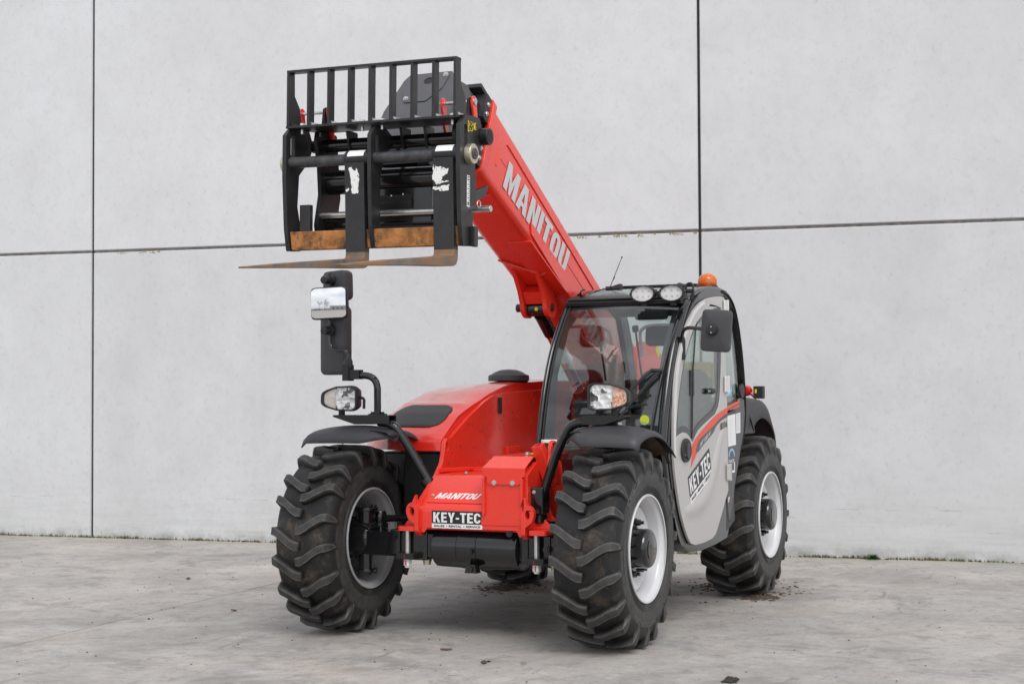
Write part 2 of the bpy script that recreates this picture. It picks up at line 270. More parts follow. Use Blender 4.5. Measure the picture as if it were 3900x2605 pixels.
# ------------------------------------------------------------------ mesh toolkit
def V(*a): return Vector(a)
class MB:
    def __init__(s): s.v = []; s.f = []; s.cuts = []
    def cut(s): s.cuts.append((len(s.v), len(s.f)))     # what follows is a piece (an object) of its own
    def add(s, vs, fs):
        o = len(s.v); s.v += [Vector(p) for p in vs]; s.f += [tuple(i+o for i in f) for f in fs]; return s
    def box(s, c, d, rot=None):
        x, y, z = d[0]/2, d[1]/2, d[2]/2; c = Vector(c)
        vs = [V(i, j, k) for k in (-z, z) for j in (-y, y) for i in (-x, x)]
        if rot is not None: vs = [rot @ p for p in vs]
        return s.add([c+p for p in vs], [(0, 2, 3, 1), (4, 5, 7, 6), (0, 1, 5, 4), (2, 6, 7, 3), (0, 4, 6, 2), (1, 3, 7, 5)])
    def box2(s, a, b): return s.box([(a[i]+b[i])/2 for i in range(3)], [abs(a[i]-b[i]) for i in range(3)])
    def hexa(s, lo, hi):  # two quads of four points each
        return s.add(list(lo)+list(hi), [(3, 2, 1, 0), (4, 5, 6, 7), (0, 1, 5, 4), (1, 2, 6, 5), (2, 3, 7, 6), (3, 0, 4, 7)])
    def prism(s, loops, f0, f1):
        """loops: [outer, hole...] of 2-D points; f0/f1 map a 2-D point to the two end faces."""
        if not isinstance(loops[0][0], (tuple, list, Vector)): loops = [loops]
        tri = tessellate_polygon([[V(p[0], p[1], 0) for p in l] for l in loops])
        flat = [p for l in loops for p in l]; n = len(flat); fs = []
        # tessellate_polygon may return either winding: force it counter-clockwise
        for t in tri:
            a, b, c = (flat[i] for i in t)
            ar = (b[0]-a[0])*(c[1]-a[1])-(b[1]-a[1])*(c[0]-a[0])
            if abs(ar) < 1e-12: continue
            if ar < 0: t = t[::-1]
            fs.append(tuple(i+n for i in t)); fs.append(tuple(t[::-1]))
        o = 0
        for li, l in enumerate(loops):
            m = len(l); ar = sum(l[i][0]*l[(i+1) % m][1]-l[(i+1) % m][0]*l[i][1] for i in range(m))
            ccw = (ar > 0) == (li == 0)
            for i in range(m):
                a, b = o+i, o+(i+1) % m
                fs.append((a, b, b+n, a+n) if ccw else (b, a, a+n, b+n))
            o += m
        return s.add([f0(p) for p in flat]+[f1(p) for p in flat], fs)
    def plate_y(s, loops, y0, y1):  # polygon in XZ, thick along Y
        return s.prism(loops, lambda p: V(p[0], y1, p[1]), lambda p: V(p[0], y0, p[1]))
    def plate_x(s, loops, x0, x1):  # polygon in YZ
        return s.prism(loops, lambda p: V(x0, p[0], p[1]), lambda p: V(x1, p[0], p[1]))
    def plate_z(s, loops, z0, z1):  # polygon in XY
        return s.prism(loops, lambda p: V(p[0], p[1], z0), lambda p: V(p[0], p[1], z1))
    def tube(s, pts, r, n=12, cap=True, closed=False):
        pts = [Vector(p) for p in pts]; m = len(pts); rr = r if isinstance(r, (list, tuple)) else [r]*m
        rings = []; prev = None
        for i, p in enumerate(pts):
            if closed: d = (pts[(i+1) % m]-pts[i-1]).normalized()
            else: d = ((pts[min(i+1, m-1)]-p).normalized()+(p-pts[max(i-1, 0)]).normalized())
            d = d.normalized() if d.length > 1e-9 else V(0, 0, 1)
            if prev is None: a = d.orthogonal().normalized()
            else:
                a = prev-d*prev.dot(d); a = a.normalized() if a.length > 1e-6 else d.orthogonal().normalized()
            prev = a; b = d.cross(a)
            rings.append([p+(a*math.cos(2*math.pi*k/n)+b*math.sin(2*math.pi*k/n))*rr[i] for k in range(n)])
        return s.loft(rings, cap=cap and not closed, closed=closed)
    def cyl(s, a, b, r, n=20): return s.tube([a, b], r, n)
    def loft(s, rings, cap=True, closed=False, ring_closed=True):
        n = len(rings[0]); m = len(rings); fs = []
        for i in range(m if closed else m-1):
            j = (i+1) % m
            for k in range(n if ring_closed else n-1):
                l = (k+1) % n; fs.append((i*n+k, i*n+l, j*n+l, j*n+k))
        if cap and not closed:
            fs.append(tuple(range(n))[::-1]); fs.append(tuple((m-1)*n+k for k in range(n)))
        return s.add([p for r in rings for p in r], fs)
    def lathe(s, prof, c=(0, 0, 0), axis='y', n=48, cap=False, arc=None):
        """prof: (radius, along-axis) pairs"""
        c = Vector(c); rings = []
        for r, a in prof:
            ring = []
            for k in range(n):
                t = 2*math.pi*k/n; x, z = r*math.cos(t), r*math.sin(t)
                ring.append(c+(V(x, a, z) if axis == 'y' else V(a, x, z) if axis == 'x' else V(x, z, a)))
            rings.append(ring)
        return s.loft(rings, cap=cap)
    def grid(s, fn, nu, nv):
        vs = [fn(i/nu, j/nv) for i in range(nu+1) for j in range(nv+1)]
        return s.add(vs, [(i*(nv+1)+j, i*(nv+1)+j+1, (i+1)*(nv+1)+j+1, (i+1)*(nv+1)+j) for i in range(nu) for j in range(nv)])
    def xf(s, M, start=0):
        for i in range(start, len(s.v)): s.v[i] = M @ s.v[i]
        return s
    def build(s, name, mat, parent=None, bevel=0, seg=2, smooth=38, label=None, solid=0, attr=None, fix=True):
        cs = sorted(set([(0, 0)]+s.cuts+[(len(s.v), len(s.f))]))
        if len(cs) > 2:
            res = []
            for (v0, f0), (v1, f1) in zip(cs, cs[1:]):
                q = MB(); q.v = s.v[v0:v1]; q.f = [tuple(i-v0 for i in f) for f in s.f[f0:f1]]
                if q.f: res.append(q.build(name, mat, parent, bevel, seg, smooth, label, solid, None, fix))
            return res[0]
        me = bpy.data.meshes.new(name); me.from_pydata([tuple(p) for p in s.v], [], s.f)
        bm = bmesh.new(); bm.from_mesh(me)
        if fix: bmesh.ops.recalc_face_normals(bm, faces=bm.faces)
        for f in bm.faces: f.smooth = True
        for e in bm.edges:
            if len(e.link_faces) == 2 and e.calc_face_angle(0) > R(smooth): e.smooth = False
        bm.to_mesh(me); bm.free()
        if attr is not None:
            a = me.attributes.new('groove', 'FLOAT', 'POINT'); a.data.foreach_set('value', attr)
        me.materials.append(mat)
        o = bpy.data.objects.new(name, me); col.objects.link(o)
        if parent is not None: o.parent = parent
        if label: o['label'] = label
        if solid:
            md = o.modifiers.new('thickness', 'SOLIDIFY'); md.thickness = solid; md.offset = -1
        if bevel:
            md = o.modifiers.new('edge', 'BEVEL'); md.width = bevel; md.segments = seg; md.limit_method = 'ANGLE'; md.angle_limit = R(38); md.harden_normals = True; md.use_clamp_overlap = True
        return o
def rpoly(pts, r, n=5):
    """round the corners of a closed 2-D polygon; r: radius or list"""
    m = len(pts); out = []
    for i in range(m):
        rr = r[i] if isinstance(r, (list, tuple)) else r
        p, a, b = V(*pts[i]), V(*pts[i-1]), V(*pts[(i+1) % m])
        if rr <= 0: out.append((p.x, p.y)); continue
        da, db = (a-p), (b-p); la, lb = da.length, db.length; da /= la; db /= lb
        ang = math.acos(max(-1, min(1, da.dot(db))))
        if ang > 3.1: out.append((p.x, p.y)); continue
        d = min(rr/math.tan(ang/2), la*.48, lb*.48); p0, p1 = p+da*d, p+db*d
        for k in range(n+1):
            t = k/n; q = p0*(1-t)**2+p*2*t*(1-t)+p1*t*t; out.append((q.x, q.y))
    return out
def rpath(pts, r, n=6):
    """round the bends of an open 3-D path"""
    pts = [Vector(p) for p in pts]; out = [pts[0]]
    for i in range(1, len(pts)-1):
        p = pts[i]; da = pts[i-1]-p; db = pts[i+1]-p; d = min(r, da.length*.48, db.length*.48); p0 = p+da.normalized()*d; p1 = p+db.normalized()*d
        out += [p0*(1-k/n)**2+p*2*(k/n)*(1-k/n)+p1*(k/n)**2 for k in range(n+1)]
    return out+[pts[-1]]
def circ(cx, cy, r, n=20, ry=None): return [(cx+r*math.cos(2*math.pi*k/n), cy+(ry or r)*math.sin(2*math.pi*k/n)) for k in range(n)]
def slot(cx, cy, r, h, n=8):
    return [(cx+r*math.cos(t), cy+h+r*math.sin(t)) for t in [math.pi*k/n for k in range(n+1)]]+[(cx+r*math.cos(t), cy-h+r*math.sin(t)) for t in [math.pi+math.pi*k/n for k in range(n+1)]]
def hexbolt(mb, c, ax, r=.011, h=.008, washer=True):
    ax = Vector(ax).normalized(); c = Vector(c)
    if washer: mb.tube([c, c+ax*.003], r*1.45, 14); c = c+ax*.003
    mb.tube([c, c+ax*h], r, 6)
def thing(name, label, cat, loc=(0, 0, 0), group=None):
    o = bpy.data.objects.new(name, None); col.objects.link(o); o.location = loc; o.empty_display_size = .2
    o['label'] = label; o['category'] = cat
    if group: o['group'] = group
    return o
def tag(o, label=None, cat=None, kind=None, group=None):
    if label: o['label'] = label
    if cat: o['category'] = cat
    if kind: o['kind'] = kind
    if group: o['group'] = group
    return o

# ---- lettering: heavy block capitals drawn as outlines (unit height), and the built-in font for small print
def ell_arc(cx, cy, rx, ry, a0, a1, n=10): return [(cx+rx*math.cos(R(a0+(a1-a0)*k/n)), cy+ry*math.sin(R(a0+(a1-a0)*k/n))) for k in range(n+1)]
def glyph(ch, w=.6, t=.19, th=.17):
    if ch == 'M':
        W = w*1.35; return W, [[(0, 0), (t, 0), (t, .62), (W/2-.05, 0), (W/2+.05, 0), (W-t, .62), (W-t, 0), (W, 0), (W, 1), (W-t*1.05, 1), (W/2, .42), (t*1.05, 1), (0, 1)]]
    if ch == 'A':
        W = w*1.15; c = W/2; return W, [[(0, 0), (t*1.05, 0), (t*1.05+.05, .2), (W-t*1.05-.05, .2), (W-t*1.05, 0), (W, 0), (c+t*.62, 1), (c-t*.62, 1)], [(c-.095*w/.6, .36), (c, .74), (c+.095*w/.6, .36)]]
    if ch == 'N': return w*1.05, [[(0, 0), (t, 0), (t, .6), (w*1.05-t, 0), (w*1.05, 0), (w*1.05, 1), (w*1.05-t, 1), (w*1.05-t, .42), (t, 1), (0, 1)]]
    if ch == 'I': return t, [[(0, 0), (t, 0), (t, 1), (0, 1)]]
    if ch == 'T': return w*.95, [[(w*.475-t/2, 0), (w*.475+t/2, 0), (w*.475+t/2, 1-th), (w*.95, 1-th), (w*.95, 1), (0, 1), (0, 1-th), (w*.475-t/2, 1-th)]]
    if ch == 'O':
        ry = .34; o = ell_arc(w/2, ry, w/2, ry, 180, 360)+ell_arc(w/2, 1-ry, w/2, ry, 0, 180); i = ell_arc(w/2, ry, w/2-t, ry-th, 180, 360)+ell_arc(w/2, 1-ry, w/2-t, ry-th, 0, 180)
        return w, [o, i]
    if ch == 'U':
        ry = .34; return w, [ell_arc(w/2, ry, w/2, ry, 180, 360)+[(w, 1), (w-t, 1)]+ell_arc(w/2, ry, w/2-t, ry-th, 360, 180)+[(t, 1), (0, 1)]]
    if ch == 'K': return w*1.08, [[(0, 0), (t, 0), (t, .34), (t+.08, .45), (w*1.08-t*1.15, 0), (w*1.08, 0), (t+.19, .58), (w*1.05, 1), (w*1.05-t*1.15, 1), (t, .58), (t, 1), (0, 1)]]
    if ch == 'E': return w*.88, [[(0, 0), (w*.88, 0), (w*.88, th), (t, th), (t, .42), (w*.8, .42), (w*.8, .42+th), (t, .42+th), (t, 1-th), (w*.88, 1-th), (w*.88, 1), (0, 1)]]
    if ch == 'Y': return w*1.08, [[(w*.54-t/2, 0), (w*.54+t/2, 0), (w*.54+t/2, .4), (w*1.08, 1), (w*1.08-t*1.1, 1), (w*.54, .58), (t*1.1, 1), (0, 1), (w*.54-t/2, .4)]]
    if ch == '-': return w*.5, [[(0, .33), (w*.5, .33), (w*.5, .33+th), (0, .33+th)]]
    if ch == 'C':
        ry = .34; o = ell_arc(w/2, 1-ry, w/2, ry, 5, 180)+ell_arc(w/2, ry, w/2, ry, 180, 355); i = ell_arc(w/2, ry, w/2-t, ry-th, 355, 180)+ell_arc(w/2, 1-ry, w/2-t, ry-th, 180, 5)
        return w, [o+i]
    return .3, []
def block_text(mb, text, fn, thick=.0012, gap=.07, slant=0, **k):
    """fn(u, v, d): u 0..1 along the word, v 0..1 up the letters, d above the surface"""
    x = 0; items = []
    for ch in text:
        wd, loops = glyph(ch, **k); items.append((x, loops)); x += wd+gap
    W = x-gap+slant
    for x0, loops in items:
        if loops: mb.prism([[((x0+p[0]+slant*p[1])/W, p[1]) for p in l] for l in loops], lambda p: fn(p[0], p[1], 0), lambda p: fn(p[0], p[1], thick))
    return mb
_fontcache = {}
def font_mesh(text, bold=0, shear=0):
    key = (text, bold, shear)
    if key in _fontcache: return _fontcache[key]
    cu = bpy.data.curves.new('t', 'FONT'); cu.body = text; cu.size = 1; cu.offset = bold; cu.shear = shear; cu.resolution_u = 3
    ob = bpy.data.objects.new('t', cu); col.objects.link(ob); bpy.context.view_layer.update()
    me = bpy.data.meshes.new_from_object(ob.evaluated_get(bpy.context.evaluated_depsgraph_get()))
    vs = [v.co.copy() for v in me.vertices]; fs = [tuple(p.vertices) for p in me.polygons]
    bpy.data.objects.remove(ob); bpy.data.curves.remove(cu); bpy.data.meshes.remove(me)
    x0, x1 = min(v.x for v in vs), max(v.x for v in vs); y0, y1 = min(v.y for v in vs), max(v.y for v in vs)
    r = ([((v.x-x0)/(x1-x0), (v.y-y0)/(y1-y0)) for v in vs], fs, (x1-x0)/(y1-y0)); _fontcache[key] = r; return r
def small_text(mb, text, fn, bold=.02, shear=0):
    """fits the text to fn's unit square"""
    vs, fs, asp = font_mesh(text, bold, shear); mb.add([fn(u, v, .0006) for u, v in vs], fs); return mb
def quadmap(bl, br, tr, tl, nrm):
    bl, br, tr, tl, nrm = map(Vector, (bl, br, tr, tl, nrm))
    return lambda u, v, d: (bl*(1-u)+br*u)*(1-v)+(tl*(1-u)+tr*u)*v+nrm*d
def sub(fn, u0, v0, u1, v1): return lambda u, v, d: fn(u0+(u1-u0)*u, v0+(v1-v0)*v, d)
def slab(mb, fn, u0=0, v0=0, u1=1, v1=1, d0=0, d1=.001, loop=None):
    l = loop or [(u0, v0), (u1, v0), (u1, v1), (u0, v1)]
    return mb.prism(l, lambda p: fn(p[0], p[1], d0), lambda p: fn(p[0], p[1], d1))

# ------------------------------------------------------------------ the setting: yard and wall
ga = V(1.259, -2.058); gb = V(-1.55, -2.27)       # a sawn joint runs across the slab
gd = (gb-ga).normalized(); gn = V(-gd.y, gd.x); e = .0045
def gp(al, ac): p = ga+gd*al+gn*ac; return (p.x, p.y, 0)
def ground_sheet(name, near, far):
    ys = [near, far]
    mb = MB(); vs = [gp(-260, near), gp(260, near), gp(260, far), gp(-260, far)]
    mb.add(vs+[(v[0], v[1], -.03) for v in vs], [(0, 1, 2, 3), (0, 4, 5, 1), (2, 6, 7, 3)])
    return tag(mb.build(name, GROUND, smooth=30), kind='structure')
ground_sheet('ground', e, 260); ground_sheet('ground', -e, -260)
jm = MB(); jm.add([(*gp(-30, -.02)[:2], -.02), (*gp(30, -.02)[:2], -.02), (*gp(30, .02)[:2], -.02), (*gp(-30, .02)[:2], -.02)], [(0, 1, 2, 3)])
tag(jm.build('ground_joint', JOINTD), kind='structure')

wa = 0.121887; wn = V(math.cos(wa), math.sin(wa), 0); wt = V(-math.sin(wa), math.cos(wa), 0); wd = -4.47815
wall = thing('concrete_wall', 'tall pale grey concrete panel wall standing behind the red telehandler', 'wall', wn*wd)
def wp(t, z, d=0): return wt*t+V(0, 0, z)+wn*d     # wall-local point (origin at the wall foot)
tj = [-16.15, -10.65, -5.148, 0.356, 5.86, 11.36]; zj = [-.05, 2.548, 5.30, 8.0]
g = .011
for i in range(5):
    for j in range(3):
        t0, t1, z0, z1 = tj[i]+g, tj[i+1]-g, zj[j]+(g if j else 0), zj[j+1]-(g if j < 2 else 0)
        lo = [wp(t0, z0, -.16), wp(t1, z0, -.16), wp(t1, z1, -.16), wp(t0, z1, -.16)]
        mi = [wp(t0, z0, -.012), wp(t1, z0, -.012), wp(t1, z1, -.012), wp(t0, z1, -.012)]; c = .007
        hi = [wp(t0+c, z0+c, 0), wp(t1-c, z0+c, 0), wp(t1-c, z1-c, 0), wp(t0+c, z1-c, 0)]
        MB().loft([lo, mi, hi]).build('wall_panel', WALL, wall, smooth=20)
for i in range(1, 5):
    for j in range(3):
        a, b = zj[j], zj[j+1]; mb = MB(); mb.box2((-.012, -g*1.3, a), (0, g*1.3, b)); mb.xf(Matrix.Translation(wp(tj[i], 0, -.022)) @ Matrix.Rotation(wa, 4, 'Z')); mb.build('joint_seal', JOINTD, wall)
for j in (1, 2):
    for i in range(5):
        mb = MB(); mb.box2((-.012, tj[i]+g*1.4, -g*1.3), (0, tj[i+1]-g*1.4, g*1.3)); mb.xf(Matrix.Translation(wp(0, zj[j], -.016)) @ Matrix.Rotation(wa, 4, 'Z')); mb.build('joint_seal', SEAL, wall)
def wall_pt(t, z, d=0): return wn*wd+wp(t, z, d)
# ------------------------------------------------------------------ the telehandler (x forward, y to its left, z up)
T = thing('telehandler', 'red telehandler with raised boom, fork carriage, grey cab door and four lugged tyres', 'telehandler')

# ---------------- wheels
def tyre_mesh(sg):
    mb = MB(); at = []
    prof = [(.262, -.148), (.268, -.162), (.282, -.169), (.315, -.175), (.350, -.177), (.385, -.175), (.415, -.168), (.440, -.157), (.453, -.143), (.460, -.10), (.4635, -.05), (.465, 0)]
    prof = prof+[(r, -y) for r, y in prof[-2::-1]]
    mb.lathe([(r, y*sg) for r, y in prof], n=96)
    at += [1.0 if abs(y) < .175 else .35 for r, y in prof for _ in range(96)]
    n = 19; lug = []
    # path: lateral place, lead angle, top radius, base radius, half width top, half width base
    path = [(-.010, .000, .500, .461, .021, .026), (.012, .004, .5015, .461, .024, .030), (.042, .030, .5022, .461, .0200, .0265), (.080, .082, .501, .459, .0185, .026), (.115, .126, .4985, .456, .0190, .027), (.142, .150, .4945, .448, .0205, .030), (.161, .157, .486, .428, .0215, .031), (.171, .159, .458, .402, .0185, .028), (.1765, .160, .426, .380, .011, .020), (.174, .160, .396, .372, .004, .008)]
    for k in range(n):
        for side in (1, -1):
            t0 = 2*math.pi*(k+(.5 if side < 0 else 0))/n+.03*math.sin(k*2.1)
            rings = []
            for i, (y, th, rt_, rb, ht, hb) in enumerate(path):
                ht, hb = ht*.93, hb*.93
                a = path[max(i-1, 0)]; b = path[min(i+1, len(path)-1)]
                # tangent in the unrolled tread plane (lateral, along)
                dy, ds = b[0]-a[0], (b[1]-a[1])*.485
                if i >= 6: dy, ds = 1, .05
                l = math.hypot(dy, ds); ny, ns = -ds/l, dy/l
                ring = []
                for h, r in ((-hb, rb-.004), (-ht, rt_), (-ht*.62, rt_+.0003), (ht*.62, rt_+.0003), (ht, rt_), (hb, rb-.004)):
                    yy = y+ny*h; s_ = ns*h
                    ang = t0+th+s_/.485
                    ring.append(V(r*math.cos(ang), yy*side*sg, r*math.sin(ang)))
                rings.append(ring)
            mb.loft(rings); at += [1, 0, .36, .36, 0, 1]*len(path)
    # thin moulding rings beside the bead and a raised shoulder line
    for rr, yy in ((.292, .1705), (.302, .1725), (.312, .1742)):
        for s in (1, -1):
            mb.lathe([(rr-.002, s*(yy-.001)), (rr, s*(yy+.0025)), (rr+.002, s*(yy-.001))], n=72); at += [.3]*216
    return mb, at
def sidewall_text(mb, text, r, h, a0, sg, per):
    vs, fs, asp = font_mesh(text, .03); wd = asp*h/r
    mb.add([V((r+h*(v-.5))*math.cos(a0-wd*(u-.5)), sg*(.1802-(abs(r+h*(v-.5)-.36)*.12)), (r+h*(v-.5))*math.sin(a0-wd*(u-.5))) for u, v in vs], fs)
SIDE = pmat('raised_sidewall_letters', (.11, .107, .102), .6)
def make_wheel(sg):
    rim = MB()     # the wheel disc is the part itself, dished inwards
    d = [(.055, .090), (.13, .090), (.165, .097), (.195, .108), (.212, .104), (.236, .080)]
    rim.lathe([(r, y*sg) for r, y in d]+[(r, (y-.010)*sg) for r, y in d[::-1]], n=64)
    root = rim.build('wheel', WHITE, T, smooth=50)
    def barrel(ys, m, nm):
        mb = MB(); mb.lathe([(r, y*sg) for r, y in ys], n=72); mb.build(nm, m, root, smooth=50)
    barrel([(.236, .08), (.238, .100), (.242, .116), (.247, .140), (.249, .150), (.262, .160), (.271, .166), (.273, .172), (.270, .177), (.262, .176)], WHITE, 'rim')
    barrel([(.236, .08), (.224, .03), (.214, -.06), (.226, -.10), (.246, -.135), (.249, -.150), (.262, -.160), (.271, -.166), (.273, -.172), (.270, -.177), (.262, -.176)], RIMSHADE, 'inner_rim')
    mb, at = tyre_mesh(sg); ty = mb.build('tyre', TYRE, root, smooth=27, attr=at, fix=True)
    if sg > 0:
        st = MB(); sidewall_text(st, 'ALLIANCE', .372, .034, .98, sg, 0); st.cut(); sidewall_text(st, 'AGRO INDUSTRIAL', .374, .028, -1.02-.3, sg, 0); st.cut(); sidewall_text(st, '155A2/155B 20 IND', .352, .016, .02, sg, 0)
        st.build('sidewall_lettering', SIDE, root)
    hub = MB()
    hub.lathe([(.001, .192), (.080, .192), (.090, .188), (.097, .178), (.099, .17), (.099, .115), (.102, .112), (.102, .088), (.05, .088)], n=40)
    hub.v = [V(p.x, p.y*sg, p.z) for p in hub.v]
    hub.add([V(.03+.03*math.cos(t), .1955*sg, .0+.045*math.sin(t)) for t in [i*math.pi/8 for i in range(16)]], [tuple(range(16))])
    hub.build('hub', BLACKG, root, smooth=40)
    for k in range(8):
        a = 2*math.pi*(k+.35)/8; c = V(.130*math.cos(a), .091*sg, .130*math.sin(a)); b = MB()
        ax = V(0, sg, 0); b.tube([c, c+ax*.010], .021, 16); b.tube([c+ax*.010, c+ax*.032], .016, 6); b.tube([c+ax*.032, c+ax*.050], .009, 10); b.build('wheel_bolt', BLACKG, root, smooth=30)
    vm = MB(); vm.cyl(V(.19, .075*sg, -.12), V(.185, .115*sg, -.115), .006); vm.build('valve', PLASTD, root)
    return root
def copy_tree(o, parent):
    c = o.copy(); col.objects.link(c); c.parent = parent
    for ch in list(o.children): copy_tree(ch, c)
    return c
TR, WB, ZC = .79, 2.32, .502
wl = make_wheel(1); wl.location = (0, TR+.008, ZC); wl.rotation_euler.y = .045
wl2 = copy_tree(wl, T); wl2.location = (-WB, TR, ZC); wl2.rotation_euler.y = -.06
wr = make_wheel(-1); wr.location = (0, -TR+.008, ZC); wr.rotation_euler.y = .02
wr2 = copy_tree(wr, T); wr2.location = (-WB, -TR, ZC); wr2.rotation_euler.y = .11
wl['label'] = 'front wheel under the cab, white rim with black hub'; wl2['label'] = 'rear wheel behind the grey door'
wr['label'] = 'front wheel seen from inside with muddy tread'; wr2['label'] = 'far rear wheel glimpsed under the axle'

# ---------------- front axle
ax = MB(); cx, cz = -.02, .472
hs = circ(0, 0, 1, 16)
def oct_ring(y, rx, rz, dz=0): return [V(cx+rx*p[0], y, cz+dz+rz*p[1]) for p in hs]
ax.loft([oct_ring(-.215, .085, .085), oct_ring(-.205, .115, .108), oct_ring(-.06, .118, .112), oct_ring(-.055, .122, .115), oct_ring(.055, .122, .115), oct_ring(.06, .126, .116), oct_ring(.24, .118, .108), oct_ring(.26, .122, .112), oct_ring(.285, .122, .112), oct_ring(.295, .085, .085)])
axle = ax.build('front_axle', BLACKG, T, smooth=28, bevel=.003)
b = MB()
b.box2((-.10, -.62, .415), (.06, -.20, .545)); b.box2((-.12, -.46, .425), (.075, -.40, .56)); b.box2((-.115, -.35, .40), (.068, -.24, .555)); b.cut(); b.box2((-.10, .28, .415), (.06, .62, .545))
b.box2((-.115, .30, .40), (.068, .345, .56)); b.box2((-.115, .425, .40), (.068, .47, .555)); b.box2((-.115, .505, .41), (.068, .54, .55))
b.build('axle_arm', BLACKG, axle, bevel=.008, smooth=30)
for s in (1, -1):
    k = MB(); k.lathe([(.05, 0), (.085, .01), (.10, .05), (.10, .16), (.12, .165), (.12, .19)], c=(-.02, 0, .50), n=32)
    k.v = [V(p.x, s*(p.y+.60), p.z) for p in k.v]
    k.cyl((-.02, s*.665, .33), (-.02, s*.665, .65), .055, 20); k.cyl((-.02, s*.665, .315), (-.02, s*.665, .335), .07, 20); k.cyl((-.02, s*.665, .645), (-.02, s*.665, .665), .07, 20)
    for a in range(6): hexbolt(k, (-.02+.055*math.cos(a), s*.665+.055*math.sin(a), .665), (0, 0, 1), .009, .012, False); hexbolt(k, (-.02+.055*math.cos(a), s*.665+.055*math.sin(a), .315), (0, 0, -1), .009, .012, False)
    k.hexa([(-.07, s*.60, .44), (.05, s*.60, .44), (.06, s*.70, .40), (-.08, s*.70, .40)], [(-.07, s*.60, .56), (.05, s*.60, .56), (.06, s*.70, .60), (-.08, s*.70, .60)])
    k.build('steering_knuckle', BLACKG, axle, bevel=.006, smooth=35)
    r_ = MB(); r_.tube([(-.10, s*.30, .605), (-.11, s*.60, .60)], .020, 14); r_.lathe([(.001, -.035), (.03, -.035), (.038, -.02), (.038, .02), (.03, .04), (.001, .04)], c=(-.11, s*.625, .60), axis='z', n=20); r_.lathe([(.045, 0), (.045, .03), (.001, .03)], c=(-.11, s*.625, .545), axis='z', n=20); r_.build('tie_rod', BLACKG, axle, smooth=40)
for y in (-.345, .402):   # U-bolts that clamp the axle
    q = MB(); q.tube([(.09, y, .57), (.09, y, .415)], .0155, 16); q.cut(); q.tube([(-.14, y, .57), (-.14, y, .415)], .0155, 16); q.build('clamp_bolt', ZINC, axle, smooth=40)
    q = MB(); q.box2((-.17, y-.052, .408), (.125, y+.052, .440)); q.build('clamp_plate', BLACK, axle, bevel=.003)
    q = MB()
    for x in (.09, -.14): q.cut(); q.tube([(x, y, .408), (x, y, .372)], .023, 6); q.tube([(x, y, .373), (x, y, .362)], .015, 14)
    q.build('clamp_nut', DECALW, axle, bevel=.002)
    q = MB(); q.box2((.1108, y-.003, .376), (.1125, y+.004, .402)); q.box2((.1255, y-.002, .412), (.1262, y+.001, .432)); q.build('paint_mark', REDDOT, axle)
    q = MB(); q.tube([(.03, y+(.075 if y > 0 else .085), .41), (.03, y+(.075 if y > 0 else .085), .375)], [.024, .020], 12); q.build('drain_plug', BRASS, axle)
q = MB()
for p in ((.106, .03, .462), (.095, .255, .562), (.075, .452, .485)):
    q.cut(); q.tube([p, (p[0]+.012, p[1], p[2])], .018, 18); q.tube([(p[0]+.008, p[1], p[2]), (p[0]+.018, p[1], p[2])], .012, 6)
q.cut(); q.prism([(0, 0), (.07, 0), (.058, .045), (.012, .045)], lambda p: V(.11, p[0], .35+p[1]), lambda p: V(.06, p[0], .35+p[1])); q.tube([(.11, .035, .372), (.122, .035, .372)], .015, 16)
q.build('filler_plug', BLACKG, axle, smooth=35)
ra = MB(); ra.tube([(-WB, -.6, .5), (-WB, .6, .5)], .07, 16); ra.loft([[V(-WB+.14*p[0], y, .49+.13*p[1]) for p in hs] for y in (-.2, .2)]); ra.build('rear_axle', BLACKG, T, smooth=35)

# ---------------- chassis: two side plates, sloping front, tower at the back
YR, YL = -.27, .345
prof_r = [(.105, .535), (.135, .560), (.135, .690), (.105, .712), (-.082, .838), (-.150, .905), (-.168, .956), (-.182, 1.01), (-.205, 1.035), (-.245, 1.037), (-.300, 1.062), (-.39, 1.107), (-.48, 1.150), (-.567, 1.187), (-.68, 1.232), (-.80, 1.268), (-.95, 1.283), (-1.5, 1.297), (-2.6, 1.30), (-2.75, 1.2), (-2.75, .55), (-.6, .50), (-.12, .535)]
holes = [circ(-.205, .992, .016, 12, .026)]
ch = MB(); ch.plate_y([prof_r]+holes, YR-.012, YR+.012)
chassis = ch.build('chassis', RED, T, bevel=.003, smooth=30)
pl = MB(); pl.plate_y([[(.105, .535), (.135, .560), (.135, .655), (.10, .70), (.10, .86), (-.02, .925), (-.30, .94), (-.60, .75), (-2.75, .75), (-2.75, .55), (-.6, .50), (-.12, .535)]], YL-.012, YL+.012)
pl.build('side_plate', RED, chassis, bevel=.003, smooth=30)
fr = MB()    # bent front sheet: vertical apron, rounded bend, slope, deck
sec = [(.108, .578)]+[(.108+.0, .66)]+[(.108-.045*(1-math.cos(t)), .66+.045*math.sin(t)) for t in [k*.95/6 for k in range(1, 7)]]+[(-.055, .838), (-.075, .848), (-.60, .858)]
inn = [(x-.012, z-.010) for x, z in sec]
rings = []
for y in (YR+.012, YL-.012): rings.append([V(x, y, z) for x, z in sec]+[V(x, y, z) for x, z in inn[::-1]])
fr.loft(rings)
fr.build('front_apron', RED, chassis, smooth=30)
fl = MB()     # lower corners of the apron
fl.prism([(YR+.012, .578), (YR+.012, .552), (YR+.035, .552), (YR+.045, .568), (YR+.06, .578)], lambda p: V(.108, *p), lambda p: V(.096, *p)); fl.cut(); fl.prism([(YL-.012, .578), (YL-.06, .578), (YL-.045, .568), (YL-.035, .545), (YL-.012, .545)], lambda p: V(.108, *p), lambda p: V(.096, *p))
